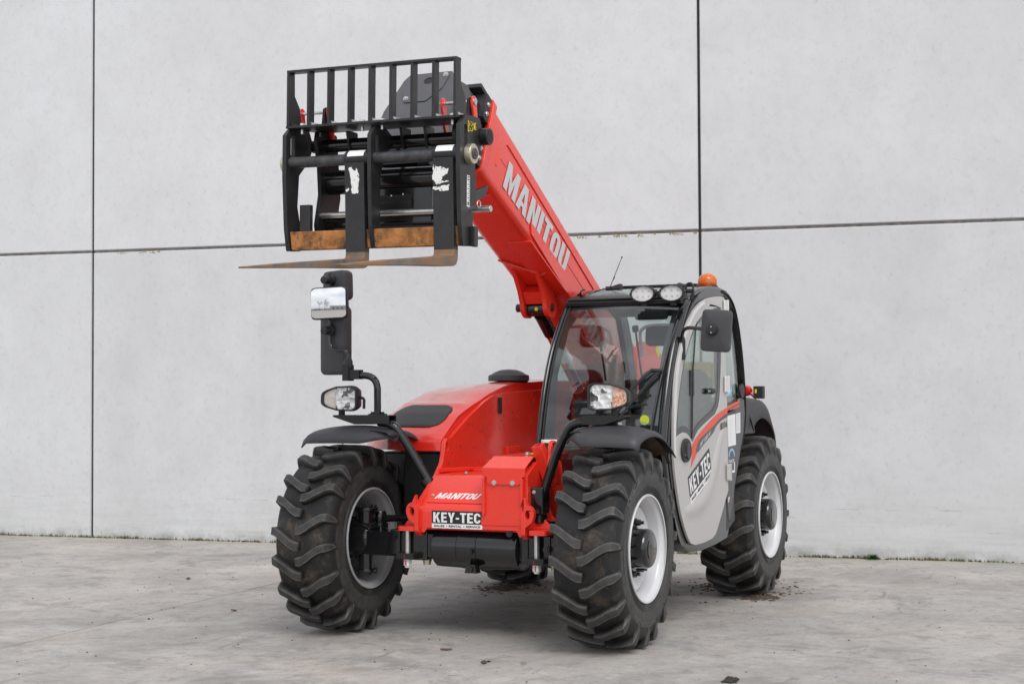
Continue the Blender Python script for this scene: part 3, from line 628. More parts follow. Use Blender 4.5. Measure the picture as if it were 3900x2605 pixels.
for y0, y1 in ((-.400, YR-.013), (YL+.013, .470)):     # feet bolted on to the axle
    fl.cut(); fl.prism(rpoly([(.13, y0+.012), (.13, y1), (-.17, y1), (-.17, y0)], .02), lambda p: V(p[0], p[1], .558), lambda p: V(p[0], p[1], .583))
fl.build('mounting_foot', RED, chassis, bevel=.004)
gs = MB()
for y, s in ((YR-.012, -1), (YL+.012, 1)):
    for x in (.03, -.09):
        gs.cut(); gs.prism([(0, .583), (.112, .583), (.100, .600), (.055, .64), (.030, .70), (.012, .74), (0, .742)], lambda p: V(x, y+s*p[0], p[1]), lambda p: V(x-.012, y+s*p[0], p[1]))
gs.build('gusset', RED, chassis, bevel=.002)
ear = MB()     # tie-down eyes at the two front corners
for y0, s in ((YR-.005, -1), (YL+.005, 1)):
    o = [(0, .600), (s*.014, .600), (s*.045, .625)]+[(s*(.020+.036*math.cos(t)), .665+.045*math.sin(t)) for t in [-.6+k*.27 for k in range(9)]]+[(s*.004, .745), (0, .75)]
    if s < 0: o = o[::-1]
    ear.cut(); ear.prism([[(y0+p[0], p[1]) for p in o], circ(y0+s*.020, .662, .013, 14, .024)], lambda p: V(.134, *p), lambda p: V(.106, *p))
ear.build('tie_down_eye', RED, chassis, bevel=.003)
bx = MB()     # hose box in front of the cab: body, bent lid, guide strips
bx.hexa([(.112, .095, .60), (.112, YL-.013, .60), (-.42, YL-.013, .85), (-.42, .118, .85)], [(.112, .118, .892), (.112, YL-.013, .892), (-.42, YL-.013, .95), (-.42, .118, .95)])
box = bx.build('hose_box', RED, chassis, bevel=.003)
ld = MB(); ys0, ys1 = .108, .350
def strip(pts, y0, y1, y2, y3): ld.hexa([(pts[0][0], y0, pts[0][1]), (pts[0][0], y1, pts[0][1]), (pts[0][0]-.006, y1, pts[0][1]), (pts[0][0]-.006, y0, pts[0][1])], [(pts[1][0], y2, pts[1][1]), (pts[1][0], y3, pts[1][1]), (pts[1][0]-.008, y3, pts[1][1]-.006), (pts[1][0]-.008, y2, pts[1][1]-.006)])
ld.prism([(.108, .853), (.135, .853), (.135, .825), (.15, .812), (.315, .812), (.332, .826), (.332, .853), (.352, .853), (.352, .897), (.108, .897)], lambda p: V(.121, *p), lambda p: V(.115, *p))
strip([(.121, .897), (.005, .953)], .108, .352, .122, .348)
ld.hexa([(.005, .122, .947), (.005, .348, .947), (-.45, .350, .952), (-.45, .122, .952)], [(.005, .122, .953), (.005, .348, .953), (-.45, .350, .958), (-.45, .122, .958)])
ld.build('box_lid', RED, box, bevel=.002)
gsx = MB(); gsx.box2((.130, .112, .655), (.108, .126, .846)); gsx.cut(); gsx.prism([(.326, .846), (.342, .846), (.342, .74), (.326, .70)], lambda p: V(.128, *p), lambda p: V(.110, *p)); gsx.build('guide_strip', RED, box, bevel=.002)
bl = MB()
for y in (.178, .282): bl.cut(); hexbolt(bl, (.121, y, .822), (1, 0, 0), .009, .006)
for p in ((-.13, .255, .958), (-.20, .285, .958)): bl.cut(); hexbolt(bl, p, (0, 0, 1), .012, .010)
bl.build('bolt', ZINC, box, smooth=30)
yt = MB(); yt.box2((-.17, .225, .9585), (-.29, .32, .9595)); yt.build('warning_label', YELL, box)
rs = MB(); rs.tube([(-.33, .30, .95), (-.33, .30, 1.015)], .036, 20); rs.build('reservoir', PLASTD, chassis)
rs = MB(); rs.tube([(-.33, .30, 1.014), (-.33, .30, 1.030)], .050, 24); rs.build('reservoir_cap', DECALW, chassis, bevel=.003)
sq = MB()     # slanting square tube stub beside the lifting eye
c0, c1 = V(-.045, .385, 1.012), V(-.085, .385, .80)
dv = (c1-c0).normalized(); a_ = V(0, 1, 0); b_ = dv.cross(a_)
def sqr(c, h): return [c+a_*h+b_*h, c-a_*h+b_*h, c-a_*h-b_*h, c+a_*h-b_*h]
c0 = V(-.03, .345+.013, 1.012); c1 = V(-.10, .405, .80); dv = (c1-c0).normalized(); a_ = (V(0, 1, 0)-dv*dv.y).normalized(); b_ = dv.cross(a_)
sq.loft([sqr(c1, .027), sqr(c0, .027), sqr(c0, .022), sqr(c0+dv*.10, .022)], cap=False); sq.build('tube_stub', RED, chassis, bevel=.0015)
le = MB()
o = [(.03, .80), (.06, .88), (.045, .93)]+[(-.005+.048*math.cos(t), .985+.05*math.sin(t)) for t in [-.3+k*.37 for k in range(10)]]+[(-.06, .93), (-.085, .87), (-.09, .80)]
o = [(p[0]-.09, p[1]) for p in o]; le.plate_y([o, circ(-.095, .992, .019, 14, .026)], .405, .425); le.build('lifting_eye', RED, chassis, bevel=.003)
ys = MB(); ys.plate_y([rpoly([(-.035, .888), (-.072, .888), (-.072, .955), (-.035, .955)], .006)], .4251, .4263); ys.build('hook_label', YELL, chassis)
ys = MB(); ys.tube([(-.053, .4275, .945), (-.053, .4275, .918), (-.046, .4275, .906), (-.054, .4275, .898), (-.062, .4275, .907)], .0025, 6); ys.tube([(-.053+.006*math.cos(t), .4275, .942+.006*math.sin(t)) for t in [k*.7 for k in range(9)]], .0015, 5, closed=True); ys.build('hook_symbol', DECALK, chassis)
# small holes in the tunnel wall
hb = MB()
for u, v in ((-.367, .987), (-.62, 1.062), (-.655, 1.063), (-.47, 1.073+.03), (-.515, 1.105), (-.53, .975), (-.57, .977), (-.265, .955), (-.225, .90), (-.90, 1.12), (-.90, 1.163), (-.935, 1.145), (-1.06, 1.165), (-1.06, 1.122)):
    hb.cyl((u, YR+.0118, v), (u, YR+.0135, v), .0048, 10)
tag(hb.build('bolt_hole', JOINTD, chassis), kind='stuff')
wd_ = MB(); wd_.hexa([(-.10, YR+.012, .855), (-.55, -.10, .86), (-.62, -.10, .86), (-.16, YR+.012, .855)], [(-.10, YR+.012, .880), (-.55, -.10, .872), (-.62, -.10, .872), (-.16, YR+.012, .880)]); wd_.build('welded_rib', RED, chassis, bevel=.004)
lv = MB()
for k in range(6): lv.cut(); lv.box2((-1.14+k*.034, YR+.012, .905), (-1.126+k*.034, YR+.030, .965))
lv.build('louvre', RED, chassis, bevel=.003)
hg = MB(); hg.box2((-.855, YR+.0122, 1.16), (-.90, YR+.020, 1.255)); hg.build('hinge', PLASTD, chassis, bevel=.002)
tw = MB()
for y in (-.22, .20): tw.cut(); tw.plate_y([[(-1.92, .7), (-1.92, 1.46), (-1.99, 1.60), (-2.25, 1.61), (-2.47, 1.48), (-2.92, 1.25), (-3.02, .7)]], y-.015, y+.015)
tw.build('boom_tower', RED, chassis, bevel=.004)
td = MB(); td.plate_y([[(-2.27, 1.555), (-2.32, 1.585), (-2.37, 1.535), (-2.32, 1.50)]], .2155, .2165); td.build('warning_label', YELL, chassis)
uc = MB(); uc.box2((-2.7, YR+.03, .36), (-.35, YL-.03, .50)); uc.build('belly_plate', BLACK, chassis)
dk = MB(); dk.box2((-2.7, YR+.013, .855), (-.35, .10, .868)); dk.build('tunnel_deck', RED, chassis)

# name plate and dealer plate on the front
npl = MB(); d_ = V(-.144, 0, .1414).normalized()
def slope_fn(u, v, d):
    p0 = V(.0892, -.237+.322*u, .6966)+d_*.014; n_ = V(.1414, 0, .144).normalized(); return p0+d_*(.088*v)+n_*(d+.0008)
npl.prism(rpoly([(0, 0), (1.04, 0), (1.04, 1), (0, 1)], .1), lambda p: slope_fn(p[0], p[1], 0), lambda p: slope_fn(p[0], p[1], .004)); np_ = npl.build('name_plate', RED, chassis, bevel=.001)
tx = MB(); block_text(tx, 'MANITOU', lambda u, v, d: slope_fn(.12+.83*u, .30+.46*v, d+.0042), .0008, gap=.09, slant=.55, w=.82, t=.25, th=.24); tx.build('name_lettering', DECALW, np_)
tb = MB(); hexbolt(tb, slope_fn(.07, .55, .004), (.1414, 0, .144), .006, .004)
tb.cut(); hexbolt(tb, (-.12, -.10, .853), (0, 0, 1), .010, .008); tb.build('plate_screw', ZINC, np_)
def dealer(fn, parent, nm):
    a = MB(); slab(a, fn, 0, .26, 1, 1, 0, .0012); pb = a.build(nm, DECALK, parent)
    a = MB(); slab(a, fn, 0, 0, 1, .26, 0, .0012)
    block_text(a, 'KEY-TEC', lambda u, v, d: fn(.03+.94*u, .335+.575*v, d+.0013), .0006, gap=.085, w=.56, t=.19, th=.18); a.build('dealer_print', DECALW, pb)
    a = MB()
    for s, u0, u1 in (('SALES', .045, .255), ('RENTAL', .34, .595), ('SERVICE', .68, .965)): small_text(a, s, lambda u, v, d: fn(u0+(u1-u0)*u, .075+.115*v, d+.0016), .035)
    a.build('small_print', DECALK, pb)
    a = MB()
    for u in (.297, .637): a.cut(); slab(a, fn, d0=.0012, d1=.0017, loop=circ(u, .132, .014, 12, .034))
    a.build('red_bullet', REDDOT, pb)
dealer(lambda u, v, d: V(.1085+d, -.190+.293*u, .578+.091*v), chassis, 'dealer_plate')

# ---------------- engine hood
def xfront(y):
    t = max(0, (-y-.33)/.64); return -.17-.40*t**2.3
HO = [(0, .968), (-.012, 1.02), (-.045, 1.056), (-.095, 1.088), (-.15, 1.122), (-.22, 1.165), (-.30, 1.193), (-.42, 1.230), (-.64, 1.285), (-.83, 1.312), (-1.1, 1.330), (-1.5, 1.343), (-2.2, 1.34)]
def hz(o):
    for (a, za), (b, zb) in zip(HO, HO[1:]):
        if o <= a and o >= b: return za+(zb-za)*(a-o)/(a-b)
    return HO[-1][1]
def hood_pt(y, o, lift=0):
    ed = max(0, (-y-.80)/.16); drop = .05*ed**2; ed2 = max(0, (y+.36)/.08); drop += .012*ed2**2
    if o < -.5 and y > -.60: drop -= .022*min(1, (-o-.5)/.4)*min(1, (y+.60)/.15)   # raised spine beside the tunnel
    if -.86 < y < -.31: drop -= .013*math.exp(-((o+.365)/.030)**2)*min(1, (y+.86)/.06)*min(1, (-.31-y)/.04)     # brow over the grille
    dz = max(.0, hz(o)-drop*(1 if o < -.03 else 0)+lift); return V(xfront(y)+o, y, dz)
hd = MB(); ysn = [-.284-.676*(k/22) for k in range(23)]; os_ = []
for (a, _), (b, _) in zip(HO, HO[1:]): os_ += [a+(b-a)*k/4 for k in range(4)]
os_.append(HO[-1][0])
vs = [hood_pt(y, o) for y in ysn for o in os_]; nO = len(os_)
hd.add(vs, [(i*nO+j, i*nO+j+1, (i+1)*nO+j+1, (i+1)*nO+j) for i in range(22) for j in range(nO-1)])
# flank on the outside and rim on the tunnel side
o0 = len(hd.v); fk = [hood_pt(-.96, o) for o in os_]+[V(p.x+(.0 if p.x > -.6 else 0), -.968, .80 if p.x < -1 else .965) for p in [hood_pt(-.96, o) for o in os_]]
hd.add(fk, [(j, j+1, nO+j+1, nO+j) for j in range(nO-1)])
rim_ = [hood_pt(-.284, o) for o in os_]; hd.add(rim_+[p-V(0, 0, .075) for p in rim_], [(j, j+1, nO+j+1, nO+j) for j in range(nO-1)])
fro = [hood_pt(y, 0) for y in ysn]; hd.add(fro+[p+V(-.05, 0, -.004) for p in fro], [(j, j+1, 24+j, 23+j) for j in range(22)])
hood = hd.build('engine_hood', REDG, T, smooth=40, fix=True)
eb_ = MB(); eb_.box2((-.58, -.93, .45), (-1.75, -.29, .94)); eb_.cut(); eb_.box2((-.26, -.56, .55), (-.579, -.29, .955)); eb_.build('engine_bay', BLACK, T, bevel=.01)
GRILL = pmat('grille_mesh', (.03, .031, .033), .55, bump=.25, bscale=520)
gr = MB(); nu, nv = 30, 10
def grp(u, v):
    k = abs(2*v-1); ins = .16*(1-math.sqrt(max(0, 1-max(0, (k-.25)/.75)**2)))+(.10*(1-v))*0; u = ins+(1-2*ins)*u
    y0 = -.335-.012*v; y1 = -.80+.05*v; return hood_pt(y0+(y1-y0)*u, -.100-.235*v, .006)
gr.grid(grp, nu, nv); gr.build('hood_grille', GRILL, hood, smooth=60, solid=.004)
ic = MB(); c = V(-1.32, -.40, 1.352)
ic.lathe([(.001, .072), (.05, .068), (.085, .055), (.108, .040), (.122, .036), (.125, .030), (.127, .004), (.122, .0), (.060, -.002), (.058, -.03)], c=c, axis='z', n=40); ic.build('air_intake_cap', PLAST, T, smooth=35)
ic = MB()
for k in range(24):
    a = 2*math.pi*k/24; ic.box((c.x+.056*math.cos(a), c.y+.056*math.sin(a), c.z-.02), (.006, .006, .05))
tag(ic.build('intake_grid', PLASTD, T), kind='stuff')

# ---------------- fenders, lamp brackets, headlamps, mirrors
def fender(cx, y0, y1, a0, a1, Rf, crest, skirt, name_lbl, out):
    mb = MB(); NU, NV = 18, 16
    def f(u, v):
        a = R(a0+(a1-a0)*u); s = math.sin(math.pi*min(1, max(0, (v-.04)/.92)))
        r = Rf+crest*s**.7*(1-.5*u)*min(1, .12+u/.28)
        if v < .001 or v > .999: r -= skirt
        if u < .001: a = R(a0+1.2); r -= skirt*1.1
        yy = y0+(y1-y0)*v
        if u < .12: # chamfered inner front corner
            k = 1-u/.12; cut = .13*k
            inn_ = (y0 if out > 0 else y1); t = (yy-inn_)/(y1-y0)*(1 if out > 0 else -1)
            if t < .28: a -= R(13)*(1-t/.28)*1
        return V(cx+r*math.sin(a), yy, .5+r*math.cos(a))
    mb.grid(f, NU, NV); o = mb.build('fender', PLAST, T, smooth=45, solid=.007, label=name_lbl); return o
fl1 = fender(0, .575, 1.005, 23, -38, .590, .036, .026, 'front fender beside the cab', 1)
fr1 = fender(-.02, -.955, -.43, 20, -26, .582, .036, .026, 'front fender beside the engine hood', -1)
for f_, yc, s in ((fl1, .79, 1), (fr1, -.69, -1)):
    ft = MB()
    for dy in (-.05, .05): ft.cut(); hexbolt(ft, (-.005, yc+dy-.02*s, 1.12), (0, 0, 1), .012, .010)
    ft.build('fender_bolt', ZINC, f_)
    st = MB(); st.prism([(-.06, 0), (.06, 0), (.045, .03), (-.03, .045), (-.05, .045)], lambda p: V(.02, yc-.03*s+p[0], 1.115+p[1]), lambda p: V(-.04, yc-.03*s+p[0], 1.115+p[1])); st.build('fender_stay', BLACK, f_, bevel=.003)
    if s < 0: continue
    un = MB(); NUu = 10
    def fu(u, v, yc=yc): a = R(16-60*u); r = .565; return V(r*math.sin(a), yc-.17+.34*v, .5+r*math.cos(a))
    un.grid(fu, 10, 4); un.build('fender_lining', DIRTY, f_, smooth=60)
def bracket(s, ytip, yin, xf, arm, lbl):
    m = MB(); z = 1.166
    # folded channel: top plate and a tapering front flange
    pts = [(ytip, z), (ytip, z-.010), (ytip-s*.12, z-.046), (yin, z-.046), (yin, z)]
    m.prism(pts, lambda p: V(xf, p[0], p[1]), lambda p: V(xf-.005, p[0], p[1])); m.prism(pts, lambda p: V(xf-.075, p[0], p[1]), lambda p: V(xf-.08, p[0], p[1]))
    m.box2((xf-.0051, ytip, z-.005), (xf-.0749, yin, z)); root = m.build('lamp_bracket', BLACK, T, bevel=.0015, label=lbl)
    a = MB(); a.tube(rpath(arm, .12, 8), .0245, 18); a.build('support_arm', BLACKG, root, smooth=50); return root
bl_ = bracket(1, .885, .650, .085, [(.045, .67, 1.135), (.040, .575, 1.125), (.035, .50, 1.0), (.02, .40, .74)], 'bracket carrying the headlamp beside the cab')
so_ = MB(); so_.box2((-.03, .355, .66), (.06, .425, .80)); so_.tube([(.015, .39, .66), (.015, .39, .61)], [.038, .03], 16); so_.build('arm_socket', BLACKG, bl_, bevel=.008)
so_ = MB(); hexbolt(so_, (.06, .375, .775), (1, 0, 0), .007, .005); so_.build('arm_bolt', ZINC, bl_)
br_ = bracket(-1, -.825, -.475, .055, [(.015, -.56, 1.130), (.01, -.475, 1.118), (-.02, -.40, 1.0), (-.06, -.29, .80)], 'bracket carrying the headlamp and the mirror post')
so_ = MB(); so_.tube([(-.05, -.315, .825), (-.065, -.285, .785)], .036, 16); so_.build('arm_socket', BLACKG, br_, bevel=.003)
def headlamp(yc, zc, x, s, lens_out, lbl):
    """s=+1: the indicator end points to +y"""
    def outl(k, n=44):   # outline about (0,0): u towards the indicator
        base = [(-.105, -.058), (-.105, .058), (-.075, .070), (.02, .066), (.085, .046), (.116, .030), (.120, -.030), (.09, -.048), (.02, -.066), (-.075, -.070)]
        p = rpoly([(a*k, b*k) for a, b in base], [.03*k]*10, 4); return p if s > 0 else [(-a, b) for a, b in p][::-1]
    def ring(k, dx): return [V(x+dx, yc+p[0], zc+p[1]) for p in outl(k)]
    m = MB(); m.loft([ring(.45, -.10), ring(.80, -.085), ring(.98, -.03), ring(1.0, -.002), ring(1.0, .008), ring(.93, .010), ring(.885, .004), ring(.88, -.02)], cap=True); root = m.build('headlamp', PLASTD, T, smooth=40, label=lbl)
    def dome(k, dx, lo=None, hi=None):
        # a disc of the lens outline, cut at u=lo..hi
        pts = outl(k); 
        if lo is not None: pts = [(max(lo, min(hi, a)), b) for a, b in pts]
        return pts
    cut = .030*s
    # reflector bowl with facets behind the main lens
    rf = MB(); lo, hi = (-.2, cut) if s > 0 else (cut, .2)
    cyy = -.035*s
    base = dome(.87, 0, lo, hi); rings = []
    for k, dx in ((1, -.004), (.86, -.026), (.62, -.048), (.34, -.062), (.13, -.068)): rings.append([V(x+dx+(.004*math.sin(7*i)), yc+cyy+(p[0]-cyy)*k, zc+p[1]*k) for i, p in enumerate(base)])
    rf.loft(rings, cap=True); rf.build('reflector', REFLM, root, smooth=8)
    bz = MB()
    for yy, zz, r in ((cyy+.004, .022, .014), (cyy, -.030, .012)): bz.cut(); bz.tube([(x-.06, yc+yy, zc+zz), (x-.018, yc+yy, zc+zz)], [r, r*.9], 14); bz.lathe([(r*1.25, -.02), (r*1.25, -.014), (r*.8, -.012)], c=(x, yc+yy, zc+zz), axis='x', n=16)
    bz.build('bulb', ZINC, root)
    bk = MB(); bk.box((x-.022, yc+cyy-.025*s, zc+.004), (.012, .010, .032)); bk.box((x-.03, yc+cyy+.012*s, zc-.002), (.012, .030, .006)); bk.build('bulb_shield', PLASTD, root)
    dv = MB(); dv.box2((x-.03, yc+cut-.002, zc-.058), (x+.002, yc+cut+.002, zc+.058)); dv.build('divider', ZINC, root)
    im = MB(); lo, hi = (cut, .2) if s > 0 else (-.2, cut); base = dome(.87, 0, lo, hi)
    im.loft([[V(x-.03, yc+p[0], zc+p[1]) for p in base], [V(x-.004, yc+p[0], zc+p[1]) for p in base]]); im.build('indicator_lens', AMBERG if lens_out else CLEARG, root, smooth=30)
    ln = MB(); lp_ = outl(.885); cyv = .0
    def lr(k, dx): return [V(x+dx, yc+p[0]*k, zc+p[1]*k) for p in lp_]
    ln.loft([lr(1, .006), lr(.9, .010), lr(.6, .014), lr(.25, .016)], cap=True); ln.build('lens', LENS, root, smooth=60)
    ft = MB(); ft.tube([(x-.05, yc+.02*s, zc-.06), (x-.05, yc+.02*s, zc-.098)], .018, 14); ft.build('lamp_foot', PLASTD, root)
    return root
headlamp(.796, 1.262, .10, 1, True, 'headlamp with amber indicator beside the windscreen')
headlamp(-.775, 1.256, .06, -1, False, 'headlamp with clear indicator below the mirrors')
q = MB(); q.tube(rpath([(.02, -.675, 1.262), (.02, -.648, 1.255), (.02, -.650, 1.200)], .02), .008, 8); q.build('lamp_lever', PLASTD, br_)

def rounded_box(mb, c, d, r, Mx=None, n=5, bulge=0):
    """pillow shaped housing, thin along x"""
    y, z = d[1]/2, d[2]/2
    def ring(k, dx): return [V(dx, p[0]*k, p[1]*k) for p in rpoly([(-y, -z), (y, -z), (y, z), (-y, z)], r, n)]
    h = d[0]/2; st = len(mb.v)
    mb.loft([ring(.86, -h), ring(.95, -h*.85), ring(1, -h*.4), ring(1, h*.55), ring(.965, h*.9), ring(.88, h), ring(.5, h+bulge)])
    mb.xf(Matrix.Translation(Vector(c)) @ (Mx or Matrix.Identity(4)), st)
# post on the right and its three mirrors
ps = MB(); ps.tube(rpath([(-.02, -.588, 1.165), (-.02, -.588, 1.375), (-.02, -.745, 1.386)], .10, 10), .0195, 18); post = ps.build('mirror_post', BLACKG, T, smooth=50, label='bent black post rising from the lamp bracket')
ps = MB(); ps.box2((-.05, -.63, 1.165), (.01, -.545, 1.172)); ps.cut(); hexbolt(ps, (-.02, -.62, 1.172), (0, 0, 1), .009, .008); ps.cut(); hexbolt(ps, (-.02, -.556, 1.172), (0, 0, 1), .009, .008); ps.build('post_base', BLACK, post)
ps = MB(); ps.box2((-.045, -.765, 1.360), (.005, -.690, 1.412)); ps.box2((-.05, -.792, 1.352), (.012, -.752, 1.44)); ps.lathe([(.026, 0), (.026, .02), (.014, .045)], c=(-.02, -.772, 1.438), axis='z', n=16); hexbolt(ps, (.012, -.735, 1.43), (1, 0, 0), .009, .008); ps.build('post_clamp', BLACK, post, bevel=.003)
ar = MB(); ar.tube(rpath([(-.02, -.772, 1.47), (-.02, -.785, 1.520), (-.03, -.885, 1.525), (-.045, -.905, 1.60), (-.045, -.905, 1.95)], .045, 8), .0085, 12); ar.build('mirror_arm', BLACKG, post, smooth=50)
mh = MB(); RZ = Matrix.Rotation(R(-14), 4, 'Z')
rounded_box(mh, (-.10, -.895, 1.578), (.075, .185, .385), .03, RZ, bulge=.006); mir = mh.build('tall_mirror', PLAST, post, smooth=50)
mh = MB(); rounded_box(mh, (-.10, -.882, 1.880), (.075, .175, .170), .035, RZ @ Matrix.Rotation(R(2), 4, 'X'), bulge=.006); mh.build('upper_mirror', PLAST, post, smooth=50)
for z in (1.632, 1.912):
    kn = MB(); kn.tube([(-.055, -.897, z), (-.035, -.903, z-.001)], .030, 20); kn.tube([(-.045, -.905, z), (.005, -.915, z-.003)], .022, 20); kn.box((.006, -.915, z-.003), (.008, .034, .010)); kn.build('mirror_knuckle', PLASTD, post, bevel=.002)
sm = MB(); Ms = Matrix.Rotation(R(6), 4, 'Z') @ Matrix.Rotation(R(-1.0), 4, 'Y') @ Matrix.Rotation(R(2.0), 4, 'X')
rounded_box(sm, (.0, -.876, 1.780), (.03, .222, .178), .028, Ms); smo = sm.build('small_mirror', PLASTD, post, smooth=50, label='small square mirror reflecting the yard')
gl = MB()
def gpt(u, v):
    z = .082*(2*v-1); r = .022; k = max(0, abs(z)-(.082-r)); hw = .104-(r-math.sqrt(max(0, r*r-k*k))); y = hw*(2*u-1)
    return V(.0165+.012*(1-(y*y+z*z)/.0176), y, z)
gl.grid(gpt, 24, 20); gl.xf(Matrix.Translation((.0, -.876, 1.780)) @ Ms); gl.build('mirror_glass', CHROME, post, smooth=80)
# ---------------- boom
BYL, BYR = .122, -.162
TF, BF = V(.010, 0, 2.806), V(.158, 0, 2.433)
dT, dB = V(-.8708, 0, -.4916), V(-.8953, 0, -.4454)
def bpt(s, v, y=0):    # s metres back from the mouth, v 0 (bottom) .. 1 (top)
    a = BF+dB*s; b = TF+dT*s; p = a*(1-v)+b*v; return V(p.x, y, p.z)
bdir = (dT+dB).normalized(); bup = V(bdir.z, 0, -bdir.x); bup = bup if bup.z > 0 else -bup
def bsec(s, gy=0, gz=0, grow=0):
    h = (bpt(s, 1)-bpt(s, 0)).length; prof = rpoly([(BYR-grow, -grow), (BYL+grow, -grow), (BYL+grow, h*.55), (BYL+grow, h+grow), (BYR-grow, h+grow), (BYR-grow, h*.55)], [.045, .045, 0, .028, .028, 0], 5)
    return [bpt(s, p[1]/h, p[0]) for p in prof]
bm_ = MB(); secs = [bsec(0), bsec(.5), bsec(1.2), bsec(1.8)]
secs += [[p for p in bsec(2.0)], [p+V(0, 0, .0) for p in bsec(3.25)]]
bm_.loft(secs, cap=False)
mo = bsec(0, grow=-.018); bm_.loft([bsec(0), mo, [p+bdir*.25 for p in mo]], cap=False)
boom = bm_.build('boom', RED, T, smooth=30)
cl_ = MB(); cl_.loft([bsec(-.012, grow=.018), bsec(.035, grow=.018), bsec(.035, grow=.0), bsec(-.012, grow=.0)], cap=False, closed=True); cl_.build('mouth_collar', RED, boom, bevel=.003, smooth=40)
# seam lines, stiffening strips and doubler on the left face
sm_ = MB()
def face(s, v, d=0): return bpt(s, v, BYL+d)
for (s0, v0, s1, v1, wv, dd) in ((.245, .80, 1.70, .73, .012, .006), (.16, .33, .16, .60, .02, .004)):
    sm_.cut()
    if s0 != s1: sm_.loft([[face(s, v-wv, 0), face(s, v-wv*.4, dd), face(s, v+wv*.4, dd), face(s, v+wv, 0)] for s, v in ((s0, v0), (s1, v1))])
    else: sm_.loft([[face(s0-.008, v, 0), face(s0-.004, v, dd), face(s0+.004, v, dd), face(s0+.008, v, 0)] for v in (v0, v1)])
sm_.cut(); sm_.loft([[face(s, v-.006, 0), face(s, v, .0025), face(s, v+.006, 0)] for s, v in ((.20, .50), (1.80, .455))])
sm_.build('weld_strip', RED, boom, smooth=50)
db_ = MB()     # doubler plate along the lower edge
db_.prism([(.70, .10), (.665, .26), (1.55, .285), (1.55, .0), (1.30, -.02)], lambda p: face(p[0], p[1], .009), lambda p: face(p[0], p[1], .0))
db_.loft([[bpt(s, -.022, y) for y in (BYL+.009, -.015)]+[bpt(s, .01, y) for y in (-.015, BYL+.009)] for s in (.70, 1.55)])
db_.build('doubler_plate', RED, boom, bevel=.003)
tp = MB(); tp.loft([[bpt(s, 1.0, BYL-.03), bpt(s, 1.03, BYL-.035), bpt(s, 1.03, BYR+.035), bpt(s, 1.0, BYR+.03)] for s in (.02, .30)]); tp.cut(); tp.loft([[bpt(s, 1.0, BYL-.03), bpt(s, 1.035, BYL-.035), bpt(s, 1.035, BYR+.035), bpt(s, 1.0, BYR+.03)] for s in (.62, 1.32)]); tp.build('top_plate', RED, boom, bevel=.003)
lp_ = MB(); c = bpt(1.0, 1.0, -.02); lp_.tube([c+bdir*.05*math.cos(t)+bup*(.02+.055*math.sin(t)) for t in [-.6+k*.35 for k in range(13)]], .010, 10); lp_.build('lifting_loop', RED, boom)
TLc, BLc, TRc, BRc = V(-.200, 0, 2.527), V(-.114, 0, 2.380), V(-1.046, 0, 2.100), V(-.948, 0, 1.964)
tx = MB()
def ltx(u, v, d):
    # TLc/BLc: corners of the slanted M; TRc/BRc: of the U
    sl = .55/ (7*.75); p = (BLc*(1-u)+BRc*u)*(1-v)+(TLc*(1-u)+TRc*u)*v; return V(p.x, BYL+.0035+d, p.z)
block_text(tx, 'MANITOU', ltx, .0012, gap=.08, slant=0, w=.62, t=.23, th=.19); tx.build('boom_lettering', LETG, boom)
# ribs under the boom, bracket ears and the lift cylinder
rb_ = MB()
def under(s, y, d=0): q = bpt(s, 0, y); return q-bup*d
zz = [under(.90-.02, -.145, .006), under(.92, -.10, .008), under(1.02, .02, .010), under(1.06, .05, .010), under(1.04, .09, .006)]
rb_.tube(zz, [.006, .009, .009, .009, .006], 8); rb_.cut(); rb_.tube([under(.22, y, .004) for y in (BYR+.04, BYL-.04)], .007, 8); rb_.build('weld_rib', RED, boom, smooth=60)
pv = V(-.944, 0, 1.776)
for y in (.038, -.105):
    eb = MB(); o = [(-.735, 1.985), (-.765, 1.955), (-.80, 1.905), (-.83, 1.865), (-.860, 1.80)]+[(pv.x+.078*math.cos(t), pv.z+.062*math.sin(t)) for t in [-.1-k*.32 for k in range(9)]]+[(-1.03, 1.80), (-1.03, 1.845), (-1.30, 1.72), (-1.0, 1.95)]
    eb.plate_y([o], y-.013, y+.013); eb.build('cylinder_bracket', RED, boom, bevel=.002)
wb_ = MB(); wb_.hexa([(-.84, -.09, 1.86), (-.84, .025, 1.86), (-.90, .025, 1.90), (-.90, -.09, 1.90)], [(-.885, -.09, 1.795), (-.885, .025, 1.795), (-.90, .025, 1.795), (-.90, -.09, 1.795)]); wb_.build('bracket_web', RED, boom)
pn = MB(); pn.cyl(pv+V(0, -.17, .0), pv+V(0, .056, .0), .024, 20); pn.build('cylinder_pin', PLASTD, boom, smooth=40)
cy = MB(); cy.cyl(pv+V(0, -.088, -.006), pv+V(0, .021, -.006), .046, 24); cd_ = V(-.81, 0, -.586); p0 = pv+cd_*.03+V(0, -.033, -.02); cy.cyl(p0, p0+cd_*.18, .040, 24); cyo = cy.build('lift_cylinder', BLACKG, boom, smooth=40)
cy = MB(); cy.cyl(p0+cd_*.17, p0+cd_*.75, .034, 24); cy.build('cylinder_rod', CHROME, cyo, smooth=40)
cy = MB(); cy.cyl(p0+cd_*.72, p0+cd_*1.5, .055, 24); cy.build('cylinder_barrel', RED, cyo, smooth=40)
yd = MB(); yd.tube([pv+V(.0443, -.028, -.010), pv+V(.0475, -.028, -.010)], .011, 14); yd.build('paint_dot', YELL, cyo)
